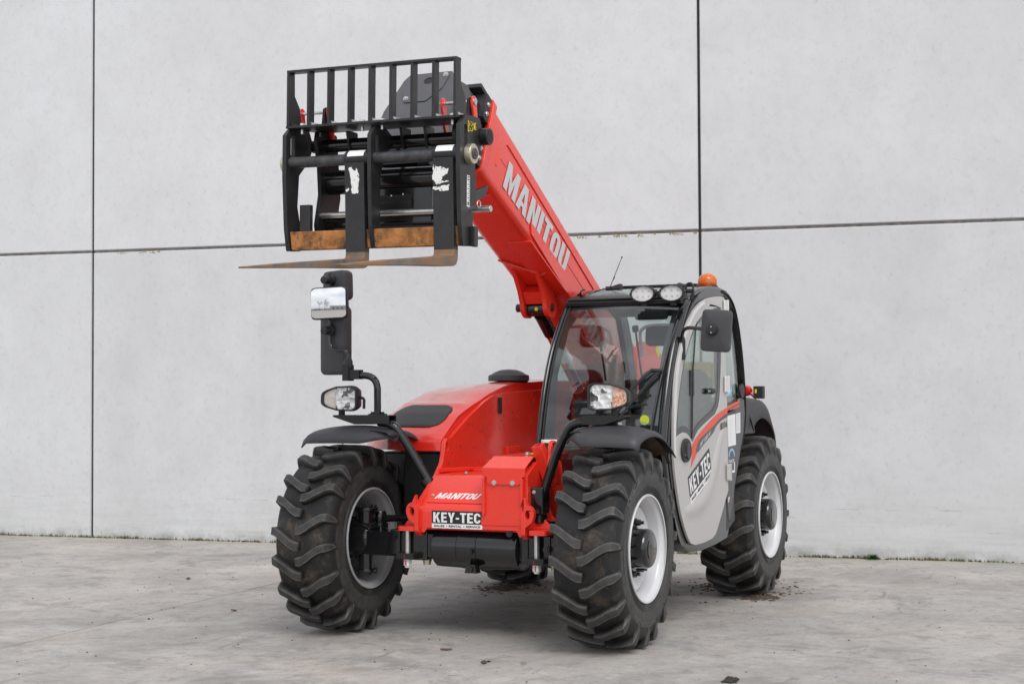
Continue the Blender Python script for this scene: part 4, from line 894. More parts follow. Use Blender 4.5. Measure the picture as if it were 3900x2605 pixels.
# wear pads at the mouth
def pad(s0, s1, v0, v1, y0, y1, nm='wear_pad'):
    m = MB(); m.prism(rpoly([(s0, v0), (s1, v0), (s1, v1), (s0, v1)], .022), lambda p: bpt(p[0], p[1], y1), lambda p: bpt(p[0], p[1], y0)); o = m.build(nm, PLASTD, boom, bevel=.003)
    m = MB()
    for v in (v0+(v1-v0)*.28, v0+(v1-v0)*.66): q = bpt((s0+s1)/2, v, y1); m.cut(); hexbolt(m, q, (0, 1, 0), .009, .006)
    m.build('pad_bolt', ZINC, o)
pad(-.075, -.015, .66, 1.02, BYL-.06, BYL+.004); pad(-.070, -.012, .02, .38, BYL-.06, BYL+.004)
pad(-.075, -.015, .66, 1.02, BYR-.004, BYR+.06); pad(-.070, -.012, .02, .38, BYR-.004, BYR+.06)
tpb = MB(); tpb.loft([[bpt(s, 1.01, BYL-.01), bpt(s, 1.07, BYL-.01), bpt(s, 1.07, BYL-.14), bpt(s, 1.01, BYL-.14)] for s in (-.13, -.015)]); tpb.build('top_wear_block', PLASTD, boom, bevel=.004)

# ---------------- boom head: the inner boom and its gooseneck
hp = [(-.35, 2.56), (.05, 2.765), (.26, 2.86), (.40, 2.885), (.455, 2.865), (.66, 2.555), (.80, 2.35), (.86, 2.20), (.84, 2.08), (.76, 2.05), (.62, 2.14), (.40, 2.36), (.10, 2.44), (-.25, 2.26)]
bh_ = MB(); bh_.plate_y([rpoly(hp, .03)], -.135, .095); bhead = bh_.build('boom_head', BLACK, T, bevel=.004, smooth=30)
cv = MB()
def cvp(t, y): # cover plate down the front of the gooseneck
    a, b = V(.462, 0, 2.885), V(.80, 0, 2.385); p = a+(b-a)*t; n_ = V(.5, 0, .338).normalized(); return V(p.x, y, p.z)+n_*.014
def cvn(t, y, d): n_ = V(.5, 0, .338).normalized(); return cvp(t, y)+n_*d
cvo = [(-.112, 0), (.122, 0), (.142, .05), (.190, .42), (.190, 1.0), (-.215, 1.0), (-.192, .40), (-.138, .06)]
cv.prism([rpoly(cvo, [.012, .004, .004, .02, .01, .01, .02, .03], 3)], lambda p: cvn(p[1], p[0], .0), lambda p: cvn(p[1], p[0], -.004)); cvr = cv.build('head_cover', GREYP, bhead, bevel=.002)
sd = MB()
for ya, yb in ((.10, .135), (.135, .205)): pass
sd.prism([(.462, 2.880), (.80, 2.385), (.60, 2.33), (.20, 2.70), (.25, 2.86)], lambda p: V(p[0], .100+.06*min(1, max(0, (2.85-p[1])/.3)), p[1]), lambda p: V(p[0], .0952, p[1]))
sd.build('cover_side', GREYP, bhead)
lid = MB(); lid.prism([rpoly([(-.100, .025), (.112, .025), (.118, .06), (.098, .20), (.03, .33), (-.09, .33), (-.118, .22)], .012, 3), circ(.010, .10, .028, 16, .038)], lambda p: cvn(p[1], p[0], .006), lambda p: cvn(p[1], p[0], .001)); lid.build('inspection_lid', GREYP, cvr, bevel=.001)
hl = MB(); hl.prism(circ(.010, .10, .030, 16, .040), lambda p: cvn(p[1], p[0], .0022), lambda p: cvn(p[1], p[0], .0014)); hl.build('lid_opening', JOINTD, cvr)
for (y, t) in ((-.085, .05), (.098, .05), (-.085, .29)):
    q = MB(); hexbolt(q, cvn(t, y, .006), (.83, 0, .56), .010, .007); q.build('cover_bolt', ZINC, cvr, smooth=30)

# ---------------- fork carriage (tilted a little forwards)
YC0, YC1, YCM = -.497, .452, -.022
cp = [(1.0, 2.577), (1.064, 2.521), (1.064, 2.32), (1.045, 2.074), (1.022, 1.965), (.918, 1.972), (.918, 2.058), (.956, 2.187), (.944, 2.34), (.855, 2.42), (.815, 2.50), (.86, 2.577)]
cpr = rpoly(cp, .012, 2); sl_ = [slot(.985, 2.455, .019, .055), ]
fcm = MB(); fcm.plate_y([cpr, slot(1.005, 2.462, .017, .05)], YC0-.011, YC0+.011)
car = fcm.build('fork_carriage', BLACKW, T, bevel=.002, smooth=30)
fcm = MB(); fcm.plate_y([cpr, slot(1.005, 2.462, .017, .05)], YC1-.011, YC1+.011); fcm.build('side_plate', BLACKW, car, bevel=.002, smooth=30)
fcm = MB(); fcm.plate_y([rpoly([(.93, 2.553), (1.02, 2.553), (1.064, 2.500), (1.060, 2.30), (1.045, 2.07), (1.02, 1.970), (.99, 1.970), (.965, 2.05), (.97, 2.30), (.93, 2.43), (.86, 2.46), (.86, 2.52)], .012, 2), slot(1.005, 2.455, .013, .045)], YCM-.010, YCM+.010); fcm.build('centre_plate', BLACKW, car, bevel=.002, smooth=30)
tpz = 2.556
tpm = MB(); tpm.hexa([(1.045, YC0-.006, tpz), (1.045, YC1-.005, tpz), (.80, YC1-.06, tpz+.008), (.80, YC0+.05, tpz+.008)], [(1.045, YC0-.006, tpz+.012), (1.045, YC1-.005, tpz+.012), (.80, YC1-.06, tpz+.020), (.80, YC0+.05, tpz+.020)]); tpm.build('top_shelf', BLACKW, car, bevel=.002)
# guard: top rail and nine flat bars
zt = 2.838
gy = [YC0+.005+(YC1-.030-YC0-.005)*k/8 for k in range(9)]
for k, y in enumerate(gy):
    g_ = MB()
    if k in (0, 8): g_.plate_y([[(1.045, 2.562), (1.045, zt-.002), (.995, zt-.002), (.992, 2.72), (.945, 2.665), (.925, 2.565)]], y-.007, y+.007); rr=.0015
    else: g_.box2((1.043, y-.007, 2.568), (.995, y+.007, zt-.012))
    bar = g_.build('guard_bar', BLACKW, car, bevel=.0012)
    f_ = MB(); f_.hexa([(1.030, y+.008, 2.569), (1.030, y+.030, 2.569), (.960, y+.030, 2.570), (.960, y+.008, 2.570)], [(1.030, y+.008, 2.583), (1.030, y+.012, 2.583), (.960, y+.012, 2.584), (.960, y+.008, 2.584)]); f_.build('weld_fillet', ZINC if 0 < k else BLACKW, car)
g_ = MB(); g_.box2((1.0445, YC0-.003, zt-.012), (.993, YC1-.022, zt)); g_.build('guard_rail', BLACKW, car, bevel=.0015)
bo = MB()
for (x, y) in ((1.0, -.435), (.90, -.40), (.985, -.105), (.985, .005), (.99, .385)): bo.cut(); hexbolt(bo, (x, y, tpz+.014), (0, 0, 1), .014, .011); bo.tube([(x, y, tpz-.002), (x, y, tpz-.024)], .009, 6)
bo.build('shelf_bolt', ZINC, car, smooth=30)
sf = MB(); sf.cyl((1.018, YC0-.012, 2.393), (1.018, YC1+.012, 2.393), .027, 24); sf.build('fork_shaft', STEELB, car, smooth=40)
for y, s in ((YC0-.012, -1), (YC1+.012, 1)):
    ro = MB(); ro.cyl((.985, y, 2.392), (.985, y+s*.035, 2.392), .047, 32); ro.build('locking_roller', BRASS, car, bevel=.004, smooth=40)
    ro = MB(); ro.cyl((.985, y+s*.035, 2.392), (.985, y+s*.041, 2.392), .026, 20); hexbolt(ro, (.985, y+s*.0405, 2.392), (0, s, 0), .012, .005, False); ro.build('roller_cap', STEELB, car, bevel=.002, smooth=40)
# cross tubes of the quick hitch
for (x, z, r, y0, y1) in ((.84, 2.493, .032, -.47, .43), (.80, 2.318, .061, -.42, .36), (.80, 2.105, .042, -.42, .36)):
    ct = MB(); ct.cyl((x, y0, z), (x, y1, z), r, 32); ct.build('cross_tube', BLACKG, car, smooth=40)
ct = MB(); ct.tube([(.83, YC1+.011, 2.493), (.83, YC1+.052, 2.493)], .040, 28, cap=True); ct.build('tube_socket', BLACK, car, bevel=.003, smooth=40)
ct = MB(); ct.cyl((.83, YC1+.0525, 2.493), (.83, YC1+.0535, 2.493), .029, 24); ct.build('socket_bore', JOINTD, car)
ct = MB(); ct.cyl((.88, -.40, 2.148), (.88, YC1+.085, 2.148), .0155, 20); ct.build('locking_pin', ZINC, car, smooth=40, bevel=.003)
ct = MB(); ct.tube([(.88, YC1+.018+.0*k, 2.168+.018*math.sin(t)) + (0,) if False else (.88+.018*math.cos(t), YC1+.020, 2.170+.018*math.sin(t)) for t in [k*.5 for k in range(13)]], .0025, 6, closed=True); ct.build('pin_ring', ZINC, car)
for y, th in ((-.405, .02), (.36, .02), (-.245, .012), (.055, .012), (.185, .012)):
    hp_ = MB(); big = th > .015
    if big: hp_.plate_y([rpoly([(.74, 2.56), (.92, 2.56), (.93, 2.50), (.90, 2.40), (.885, 2.25), (.92, 2.10), (.90, 2.02), (.76, 2.02), (.70, 2.25)], .02, 3)], y-th/2, y+th/2)
    else: hp_.plate_y([rpoly([(.80, 2.555), (.90, 2.555), (.885, 2.50), (.865, 2.45), (.80, 2.47)], .01, 3)], y-th/2, y+th/2)
    hp_.build('hitch_plate', BLACK, car, bevel=.002)
hk = MB(); hk.box2((.845, -.10, 2.10), (.825, .20, 2.27)); hk.build('hitch_back_plate', BLACKG, car, bevel=.003)
hk = MB(); hk.tube([(.70, .125, 2.175), (.70, .15, 2.175)], .05, 24); hk.tube([(.69, .15, 2.175), (.69, .19, 2.175)], .026, 20); hk.hexa([(.70, .13, 2.14), (.70, .155, 2.14), (.66, .155, 2.20), (.66, .13, 2.20)], [(.45, .28, 2.26), (.45, .30, 2.26), (.42, .30, 2.32), (.42, .28, 2.32)]); hk.build('tilt_link', BLACKG, car, bevel=.004, smooth=40)
hs_ = MB()
for y, dz in ((-.30, .0), (-.27, .015), (-.05, .0)):
    hs_.cut(); hs_.tube(rpath([(.83, y, 2.52), (.74, y+.02, 2.47+dz), (.70, y+.05, 2.36), (.72, y+.04, 2.22+dz), (.78, y+.01, 2.16)], .05, 5), .011, 8)
hs_.build('hydraulic_hose', PLASTD, car, smooth=60)
sp_ = MB(); sp_.tube([(.79+.016*math.cos(t), -.14+t*.0032, 2.212+.016*math.sin(t)) for t in [k*.6 for k in range(70)]], .0028, 5); sp_.build('latch_spring', ZINC, car, smooth=60)
dt = MB()
for y, z in ((-.02, 2.235), (.02, 2.225), (.045, 2.24), (.015, 2.20)): dt.cut(); dt.tube([(.846, y, z), (.8475, y, z)], .004, 8)
dt.build('paint_spot', DECALW, car)
rs = MB(); rs.hexa([(1.012, YC0+.014, 1.972), (1.012, YC1-.013, 1.972), (.955, YC1-.013, 1.972), (.955, YC0+.014, 1.972)], [(1.028, YC0+.014, 2.058), (1.028, YC1-.013, 2.058), (.975, YC1-.013, 2.058), (.975, YC0+.014, 2.058)]); rs.build('lower_bar', RUST, car, bevel=.003)
en = MB(); en.box2((.955, YC1+.012, 1.968), (.915, YC1+.036, 2.062)); en.cut(); en.box2((1.0, YC0+.05, 2.055), (.97, YC0+.11, 2.19)); en.build('stop_block', BLACKW, car, bevel=.004)
# red latches and their pins
for y, s in ((-.390, 1), (.412, 1)):
    lt = MB(); o = [(.803, 2.682), (.822, 2.692), (.842, 2.684), (.850, 2.662), (.842, 2.635), (.828, 2.605), (.832, 2.580), (.815, 2.548), (.770, 2.480), (.768, 2.520), (.785, 2.570), (.795, 2.62)]
    for yy in (y, y-.163): lt.cut(); lt.plate_y([o, circ(.812, 2.585, .006, 10, .009)], yy-.006, yy+.006)
    lt.build('latch_lever', RED, car, bevel=.002)
    pn = MB(); pn.cyl((.825, y-.18, 2.664), (.825, y+.010, 2.664), .0085, 14); pn.tube([(.825, y+.006, 2.664), (.825, y+.012, 2.664)], .016, 16); pn.build('latch_pin', ZINC, car, smooth=40)
    pn = MB(); pn.plate_y([rpoly([(.78, 2.545), (.87, 2.545), (.852, 2.680), (.812, 2.695)], .015, 3)], y-.022, y-.010); pn.build('latch_bracket', BLACK, car, bevel=.002)
# forks
def fork(y0, y1, tw):
    fk = MB()
    def band(pts_o, pts_i, w):
        rings = []
        for (o, i, ww) in zip(pts_o, pts_i, w):
            ym = (y0+y1)/2+ww[1]; h = (y1-y0)/2*ww[0]; rings.append([V(o[0], ym-h, o[1]), V(o[0], ym+h, o[1]), V(i[0], ym+h, i[1]), V(i[0], ym-h, i[1])])
        fk.loft(rings)
    fx, bx_ = 1.058, 1.018     # front and back face of the shank at the top
    out_ = [(bx_+.004, 2.372), (bx_-.022, 1.95), (bx_-.020, 1.905), (bx_-.005, 1.882), (bx_+.02, 1.873), (1.33, 1.856), (1.65, 1.834), (1.925, 1.815)]
    in_ = [(fx+.004, 2.372), (fx-.017, 1.95), (fx-.014, 1.928), (fx-.006, 1.922), (fx+.012, 1.918), (1.34, 1.889), (1.65, 1.856), (1.93, 1.822)]
    band(out_, in_, [(1, 0)]*5+[(1, 0), (.92, 0), (.34, -tw)])
    f0 = fk.build('fork', FORKM, car, bevel=.003, smooth=30)
    f0.data.materials.append(BLACKW)
    for p in f0.data.polygons:
        if all(f0.data.vertices[i].co.z > 1.93 and f0.data.vertices[i].co.x < 1.1 for i in p.vertices): p.material_index = 1
    ey = MB(); ey.tube([(1.018, y0-.008, 2.393), (1.018, y1+.018, 2.393)], .040, 28); ey.build('fork_eye', BLACKW, f0, bevel=.003, smooth=40)
    # remains of torn labels: ragged outline, lying on the steel
    def rag(pts, x, nm, sg=1):
        r_ = random.Random(int(abs(y0)*1000)+len(pts)); out2 = []
        for i in range(len(pts)):
            a, b = pts[i], pts[(i+1) % len(pts)]
            for k in range(5): t = k/5; out2.append((a[0]+(b[0]-a[0])*t+r_.uniform(-.004, .004), a[1]+(b[1]-a[1])*t+r_.uniform(-.004, .004)))
        m = MB(); m.prism(out2, lambda p: V(fx+.0015-.0525*(2.372-p[1])*.95+.0035, p[0], p[1]), lambda p: V(fx+.0008-.0525*(2.372-p[1])*.95+.0035, p[0], p[1])); m.build(nm, PAPER, f0)
    ym = (y0+y1)/2
    if y0 < 0: rag([(ym-.028, 2.345), (ym-.012, 2.352), (ym+.002, 2.330), (ym+.014, 2.345), (ym+.028, 2.31), (ym+.026, 2.26), (ym+.018, 2.225), (ym-.012, 2.225), (ym-.016, 2.28)], 0, 'torn_label'); rag([(ym-.045, 2.245), (ym-.03, 2.255), (ym-.03, 2.24), (ym-.045, 2.235)], 0, 'torn_label')
    else: rag([(ym-.05, 2.34), (ym-.03, 2.335), (ym+.005, 2.325), (ym+.03, 2.318), (ym+.028, 2.30), (ym+.0, 2.285), (ym-.005, 2.26), (ym-.03, 2.25), (ym-.052, 2.275)], 0, 'torn_label'); rag([(ym-.05, 2.238), (ym-.01, 2.240), (ym+.032, 2.246), (ym+.028, 2.222), (ym-.005, 2.218), (ym-.05, 2.228)], 0, 'torn_label'); rag([(ym-.02, 2.262), (ym+.03, 2.264), (ym+.03, 2.258), (ym-.02, 2.252)], 0, 'torn_label')
    tg = MB(); tg.loft([[V(1.018+.0415*math.cos(a), yy, 2.393+.0415*math.sin(a)) for a in [R(12)+k*R(64)/6 for k in range(7)]] for yy in (y0+.012, y1-.004)], cap=False, ring_closed=False); tg.build('white_tag', DECALW, f0)
    return f0
fork(-.158, -.052, .035)['label'] = 'fork blade at the middle of the carriage'
fork(.318, .424, .035)['label'] = 'fork blade beside the boom'
# scale sticker and paint-pen number on the outer plate
sk = MB(); sk.plate_y([[(.962, 2.295), (.99, 2.295), (.99, 2.150), (.962, 2.150)]], YC1+.0112, YC1+.0122); sk.plate_y; sko = sk.build('load_scale', DECALW, car)
sk = MB()
for k in range(9): sk.box2((.965, YC1+.0122, 2.262-k*.0105), (.984 if k % 2 else .975, YC1+.0128, 2.266-k*.0105))
for z in (2.284, 2.272, 2.166, 2.158): sk.box2((.966, YC1+.0122, z), (.986, YC1+.0128, z+.006))
sk.build('scale_marks', DECALK, sko)
nb = MB(); Y_ = YC1+.0125
def pen(pts): nb.tube([(x, Y_, z) for x, z in pts], .0016, 5)
pen([(.985, 2.548), (.984, 2.497)]); pen([(.985, 2.548), (.968, 2.540), (.970, 2.527), (.983, 2.523), (.965, 2.515), (.966, 2.503), (.984, 2.497)])
pen([(.958, 2.545), (.945, 2.545), (.942, 2.533), (.953, 2.526), (.940, 2.520), (.942, 2.505), (.957, 2.503)])
pen([(.932, 2.533), (.924, 2.545), (.925, 2.512)]); pen([(.905, 2.548), (.916, 2.535), (.918, 2.518), (.910, 2.513), (.903, 2.520), (.907, 2.530), (.916, 2.526)])
nb.build('paint_pen_number', YELL, car)

# the carriage hangs a little lower on the outer side
Rc = Matrix.Rotation(R(-.8), 4, 'X'); cc_ = V(1.0, -.02, 2.25); car.matrix_world = Matrix.Translation(cc_) @ Rc @ Matrix.Diagonal((1, .985, 1, 1)) @ Matrix.Translation(-cc_)
# ---------------- cab
CY0, CY1 = .215, .945
FZ = [(.55, -.50), (.70, -.44), (.85, -.375), (.93, -.352), (1.0, -.342), (1.076, -.36), (1.16, -.383), (1.247, -.412), (1.34, -.447), (1.436, -.492), (1.54, -.552), (1.637, -.632), (1.70, -.683), (1.758, -.742), (1.79, -.785), (1.815, -.83)]
def fx_(z):
    for (a, xa), (b, xb) in zip(FZ, FZ[1:]):
        if a <= z <= b: return xa+(xb-xa)*(z-a)/(b-a)
    return FZ[-1][1] if z > 1 else FZ[0][1]
def chain(pts, n=6):   # smooth open chain through points (Catmull-Rom)
    out = []
    for i in range(len(pts)-1):
        p0, p1, p2, p3 = pts[max(i-1, 0)], pts[i], pts[i+1], pts[min(i+2, len(pts)-1)]
        for k in range(n):
            t = k/n; out.append(tuple(.5*((2*p1[j])+(-p0[j]+p2[j])*t+(2*p0[j]-5*p1[j]+4*p2[j]-p3[j])*t*t+(-p0[j]+3*p1[j]-3*p2[j]+p3[j])*t**3) for j in range(2)))
    return out+[pts[-1]]
# outline of the cab side, front edge then roof then back
front = chain([(-.60, .465), (-.522, .568), (-.435, .770), (-.385, .92), (-.372, 1.0), (-.385, 1.09), (-.412, 1.20), (-.452, 1.32), (-.498, 1.42), (-.565, 1.53), (-.648, 1.63), (-.745, 1.725), (-.87, 1.80), (-1.05, 1.855), (-1.25, 1.875), (-1.42, 1.868), (-1.53, 1.84), (-1.62, 1.785), (-1.70, 1.68), (-1.775, 1.50), (-1.818, 1.32), (-1.832, 1.15), (-1.79, 1.01), (-1.70, .89), (-1.60, .74), (-1.50, .52), (-1.44, .432)], 4)
sill = [(-1.212, .413), (-.951, .403), (-.739, .412)]
outer = front+sill
def inset(pl, w):
    n_ = len(pl); o = []
    for i in range(n_):
        a, b = V(*pl[max(i-1, 0)]), V(*pl[min(i+1, n_-1)]); d = (b-a).normalized(); q = V(*pl[i])+V(-d.y, d.x)*w; o.append((q.x, q.y))
    return o
doorP = chain([(-.714, .463), (-.646, .515), (-.548, .641), (-.468, .82), (-.441, .944), (-.438, 1.08), (-.456, 1.27), (-.50, 1.41), (-.60, 1.57), (-.70, 1.665), (-.82, 1.74), (-.97, 1.793), (-1.15, 1.82), (-1.335, 1.832)], 5)+[(-1.362, 1.828), (-1.372, 1.80), (-1.385, 1.45), (-1.395, 1.28), (-1.408, 1.14), (-1.412, .71), (-1.30, .60), (-1.195, .503), (-1.16, .475), (-1.10, .457), (-.95, .447), (-.80, .447)]
winP = chain([(-.478, 1.04), (-.482, 1.10), (-.505, 1.20), (-.545, 1.31), (-.605, 1.42), (-.705, 1.55), (-.80, 1.635), (-.90, 1.69), (-1.0, 1.723), (-1.12, 1.748), (-1.255, 1.768)], 4)+[(-1.295, 1.765), (-1.306, 1.74), (-1.295, 1.45), (-1.275, 1.30), (-1.262, 1.235), (-1.235, 1.195), (-1.169, 1.154), (-.98, 1.107), (-.86, 1.072), (-.80, 1.035), (-.763, 1.012), (-.74, 1.015), (-.70, 1.045), (-.65, 1.062), (-.59, 1.068), (-.52, 1.055)]
quart = [(-1.400, 1.80), (-1.45, 1.815), (-1.52, 1.795), (-1.59, 1.74), (-1.66, 1.64), (-1.73, 1.48), (-1.775, 1.30), (-1.785, 1.235), (-1.60, 1.215), (-1.428, 1.185), (-1.425, 1.30), (-1.413, 1.45)]
rearg = inset([p for p in front if p[0] < -1.40 and p[1] > 1.235], .016)
if rearg[3][0] < [p for p in front if p[0] < -1.40 and p[1] > 1.235][3][0] or rearg[3][1] > [p for p in front if p[0] < -1.40 and p[1] > 1.235][3][1]: rearg = inset([p for p in front if p[0] < -1.40 and p[1] > 1.235], -.016)
quart = [(-1.385, 1.835)]+rearg+[(-1.60, 1.215), (-1.428, 1.185), (-1.42, 1.30), (-1.400, 1.45)]
cabm = MB(); hole_d = [(a, b) for a, b in doorP]
# side frame: the black surround with openings for door and quarter window
from_c = V(-1.0, 0, 1.1)
def shrink(pl, k): cx_ = sum(p[0] for p in pl)/len(pl); cz_ = sum(p[1] for p in pl)/len(pl); return [(cx_+(p[0]-cx_)*k, cz_+(p[1]-cz_)*k) for p in pl]
doorO = shrink(doorP, .985)
cabm.plate_y([outer, doorO, quart], .890, CY1-.002)
cab = cabm.build('cab', BLACKG, T, bevel=.010, seg=3, smooth=40)
cr_ = MB(); rightO = [(a, b) for a, b in outer]; ropen = [(-.50, 1.0), (-.56, 1.38), (-.72, 1.63), (-.90, 1.74), (-1.35, 1.80), (-1.55, 1.72), (-1.70, 1.40), (-1.72, 1.1)]
cr_.plate_y([rightO, ropen], CY0, CY0+.035); cr_.build('cab_side_frame', BLACK, cab, bevel=.004)
rg = MB(); rg.plate_y([ropen], CY0+.012, CY0+.018); rg.build('side_window', GLASS, cab)
# body of the lower cab, floor and rear wall
def band_y(pts, y0, y1): m = MB(); m.loft([[V(x, y0, z), V(x, y1, z)] for x, z in pts], cap=False, ring_closed=False); return m
lo = [(-.56, .55), (-.60, .468), (-.739, .414), (-.951, .405), (-1.212, .415), (-1.448, .434), (-1.60, .74), (-1.79, 1.01), (-1.83, 1.12)]
band_y(lo, CY0+.035, .8905).build('cab_underside', BLACK, cab, solid=.02)
band_y([(-.375, .93), (-.45, .75), (-.56, .55)], CY0+.035, .8905).build('cab_footwell', BLACK, cab, solid=.02)
rw = MB(); rw.box2((-1.80, CY0+.035, 1.12), (-1.76, .89, 1.22)); rw.cut(); rw.box2((-1.62, CY0+.035, 1.74), (-1.58, .89, 1.80)); rw.build('rear_beam', BLACK, cab, bevel=.005)
band_y([(-1.79, 1.22), (-1.75, 1.45), (-1.67, 1.66), (-1.61, 1.75)], CY0+.04, .885).build('rear_window', GLASS, cab, smooth=60)
# roof
def roof_pt(u, v):    # u front..back, v right..left
    X = [(-.775, 1.790), (-.83, 1.822), (-.95, 1.855), (-1.10, 1.875), (-1.30, 1.885), (-1.45, 1.872), (-1.56, 1.835), (-1.62, 1.785)]
    t = u*(len(X)-1); i = min(int(t), len(X)-2); t -= i; x = X[i][0]+(X[i+1][0]-X[i][0])*t; z = X[i][1]+(X[i+1][1]-X[i][1])*t
    y = CY0+(CY1-CY0)*v; z += .012*math.sin(math.pi*v)**.5; return V(x, y, z)
rf = MB()
for v0, v1, u0, u1 in ((0, .14, 0, 1), (.86, 1, 0, 1), (.14, .86, 0, .10), (.14, .86, .78, 1)):
    rf.grid(lambda u, v: roof_pt(u0+(u1-u0)*u, v0+(v1-v0)*v), 14, 8)
rf.build('roof', BLACKG, cab, smooth=60, solid=.03, label='black cab roof frame')
rgw = MB(); rgw.grid(lambda u, v: roof_pt(.10+.68*u, .14+.72*v)+V(0, 0, -.004), 12, 8); rgw.build('roof_window', GLASSD, cab, smooth=60)
rr = MB(); rr.box2((-1.16, .30, 1.888), (-1.20, .86, 1.902)); rr.build('roof_rail', BLACK, cab, bevel=.003)
# windscreen with black print border, pillars, header
def ws(z, y): t = (y-CY0)/(CY1-CY0); return V(fx_(z)+.022*math.sin(math.pi*min(1, max(0, t))), y, z)
wz = [.80+(1.775-.80)*k/20 for k in range(21)]; wy = [CY0+.02+(CY1-.045-CY0-.02)*k/12 for k in range(13)]
wm = MB(); vs = [ws(z, y) for z in wz for y in wy]; wm.add(vs, [(i*13+j, i*13+j+1, (i+1)*13+j+1, (i+1)*13+j) for i in range(20) for j in range(12)]); wind = wm.build('windscreen', GLASS, T, smooth=80, label='curved windscreen of the cab')
bd = MB()
def wsd(z, y, d): p = ws(z, y); return p+V(-d, 0, 0)
def strip_ws(z0, z1, y0, y1, n=16): bd.grid(lambda u, v: wsd(z0+(z1-z0)*u, y0+(y1-y0)*v, .004), n, 4)
strip_ws(.80, 1.775, wy[0], wy[0]+.028); strip_ws(.80, 1.775, wy[-1]-.028, wy[-1]); strip_ws(1.742, 1.775, wy[0]+.028, wy[-1]-.028, 3); strip_ws(.80, .90, wy[0]+.028, wy[-1]-.028, 3)
bd.build('windscreen_border', PLASTD, wind, smooth=80)
bdt = MB()
def wdot(z, y): c = wsd(z, y, -.0015); return c
bdt.tube([wsd(1.137, .826, -.001), wsd(1.137, .826, -.0025)], .026, 24); bdt.build('round_sticker', LIME, wind)
def pillar(y, rr, m, nm, dx=0, zlo=.62):
    p = MB(); zs = [zlo+(1.80-zlo)*k/24 for k in range(25)]; p.loft([[V(fx_(z)+dx+a*rr[0], y+b*rr[1], z) for a, b in [(math.cos(t), math.sin(t)) for t in [2*math.pi*k/14 for k in range(14)]]] for z in zs]); return p.build(nm, m, cab, smooth=60)
pillar(CY0+.012, (.022, .016), BLACKG, 'corner_pillar'); pillar(CY0+.034, (.012, .005), RUBS, 'glass_seal', .004)
pillar(CY1-.022, (.030, .024), BLACKG, 'corner_pillar', -.012)
hdm = MB(); hdm.loft([[V(-.735, y, 1.765), V(-.725, y, 1.785), V(-.765, y, 1.808), V(-.83, y, 1.828), V(-.85, y, 1.800), V(-.78, y, 1.772)] for y in (CY0+.01, CY1-.03)]); hdm.build('roof_visor', BLACK, cab, bevel=.003)
hd2 = MB(); hd2.box2((-.738, CY0+.02, 1.798), (-.752, CY1-.05, 1.805)); hd2.build('visor_lip', BLACKG, cab)
# bright edge of the door pillar and rubber
def edge_strip(pts, w, y0, y1, m, nm, par):
    n_ = len(pts); inn = []
    for i in range(n_):
        a, b = V(*pts[max(i-1, 0)]), V(*pts[min(i+1, n_-1)]); d = (b-a).normalized(); nn = V(-d.y, d.x); q = V(*pts[i])+nn*w; inn.append((q.x, q.y))
    s = MB(); s.loft([[V(p[0], y0, p[1]), V(p[0], y1, p[1]), V(q[0], y1+.004, q[1]), V(q[0], y0, q[1])] for p, q in zip(pts, inn)]); return s.build(nm, m, par, smooth=50)
ii = [p for p in front if p[1] > .75 and p[0] > -.95][:]
edge_strip([(p[0]-.012, p[1]) for p in ii], .016, .935, .9475, BLACKG, 'pillar_edge', cab)
tr_ = [p for p in front if p[0] < -1.38 and p[1] > .9]
edge_strip(tr_, .012, .92, .950, RUBS, 'rear_seal', cab)
# ---------------- door
DY = .968
dm = MB(); nD = len(doorP)
dm.plate_y([doorP, winP], .947, DY-.006)
door = dm.build('cab_door', DOORG, T, bevel=.007, seg=3, smooth=40, label='light grey cab door with dealer sticker and red stripe')
edge_strip([p for p in doorP if p[0] > -.98 and p[1] > .92][::1], .022, DY-.008, DY-.0045, SILVER, 'bright_edge', door)
win = MB(); win.plate_y([winP], .951, .956); win.build('door_window', GLASSD, door)
# frame print on the glass: dark band at the front and along the foot
pw = MB(); fr_ = [p for p in winP if p[0] > -.80 and p[1] > 1.06]
pw.prism([winP, shrink(winP, .90)], lambda p: V(p[0], .9575, p[1]), lambda p: V(p[0], .9565, p[1])); pw.build('window_frame', DGREY, door)
pb = MB(); pb.loft([[V(-.745-.0125*0-a, .9572, z), V(-.745-a, .9625, z), V(-.757-a, .9625, z), V(-.757-a, .9572, z)] for a, z in ((0, 1.03), (.02, 1.37), (.075, 1.62), (.10, 1.67))]); pb.cut(); pb.box2((-.752, .9625, 1.26), (-.775, .967, 1.40)); pb.build('window_bar', PLASTD, door)
kb = MB(); kb.tube([(-1.067, .957, 1.286), (-1.067, .985, 1.286)], .017, 16); kb.tube([(-1.03, .975, 1.286), (-1.105, .975, 1.286)], [.013, .013], 12); kb.build('window_catch', PLASTD, door, bevel=.003)
kb = MB()
for x in (-1.022, -1.113): kb.cut(); kb.tube([(x-.008, .975, 1.286), (x+.008, .975, 1.286)], .007, 10)
kb.build('catch_bolt', ZINC, door)
hd_ = MB(); hd_.plate_y([circ(-.627, .970, .082, 32, .064)], DY-.006, DY+.004); hd_.build('handle_plate', PLASTD, door, bevel=.004)
hd_ = MB(); hd_.plate_y([circ(-.627, .970, .060, 28, .048), ], DY+.0042, DY+.0052); hd_.build('handle_recess', JOINTD, door)
hd_ = MB(); hd_.plate_y([rpoly([(-.60, .93), (-.60, 1.01), (-.65, 1.01), (-.65, .93)], .015)], DY+.005, DY+.016); hd_.build('door_handle', PLAST, door, bevel=.005)
hd_ = MB(); hd_.cyl((-.590, DY+.004, .945), (-.590, DY+.007, .945), .007, 12); hd_.build('door_lock', ZINC, door)
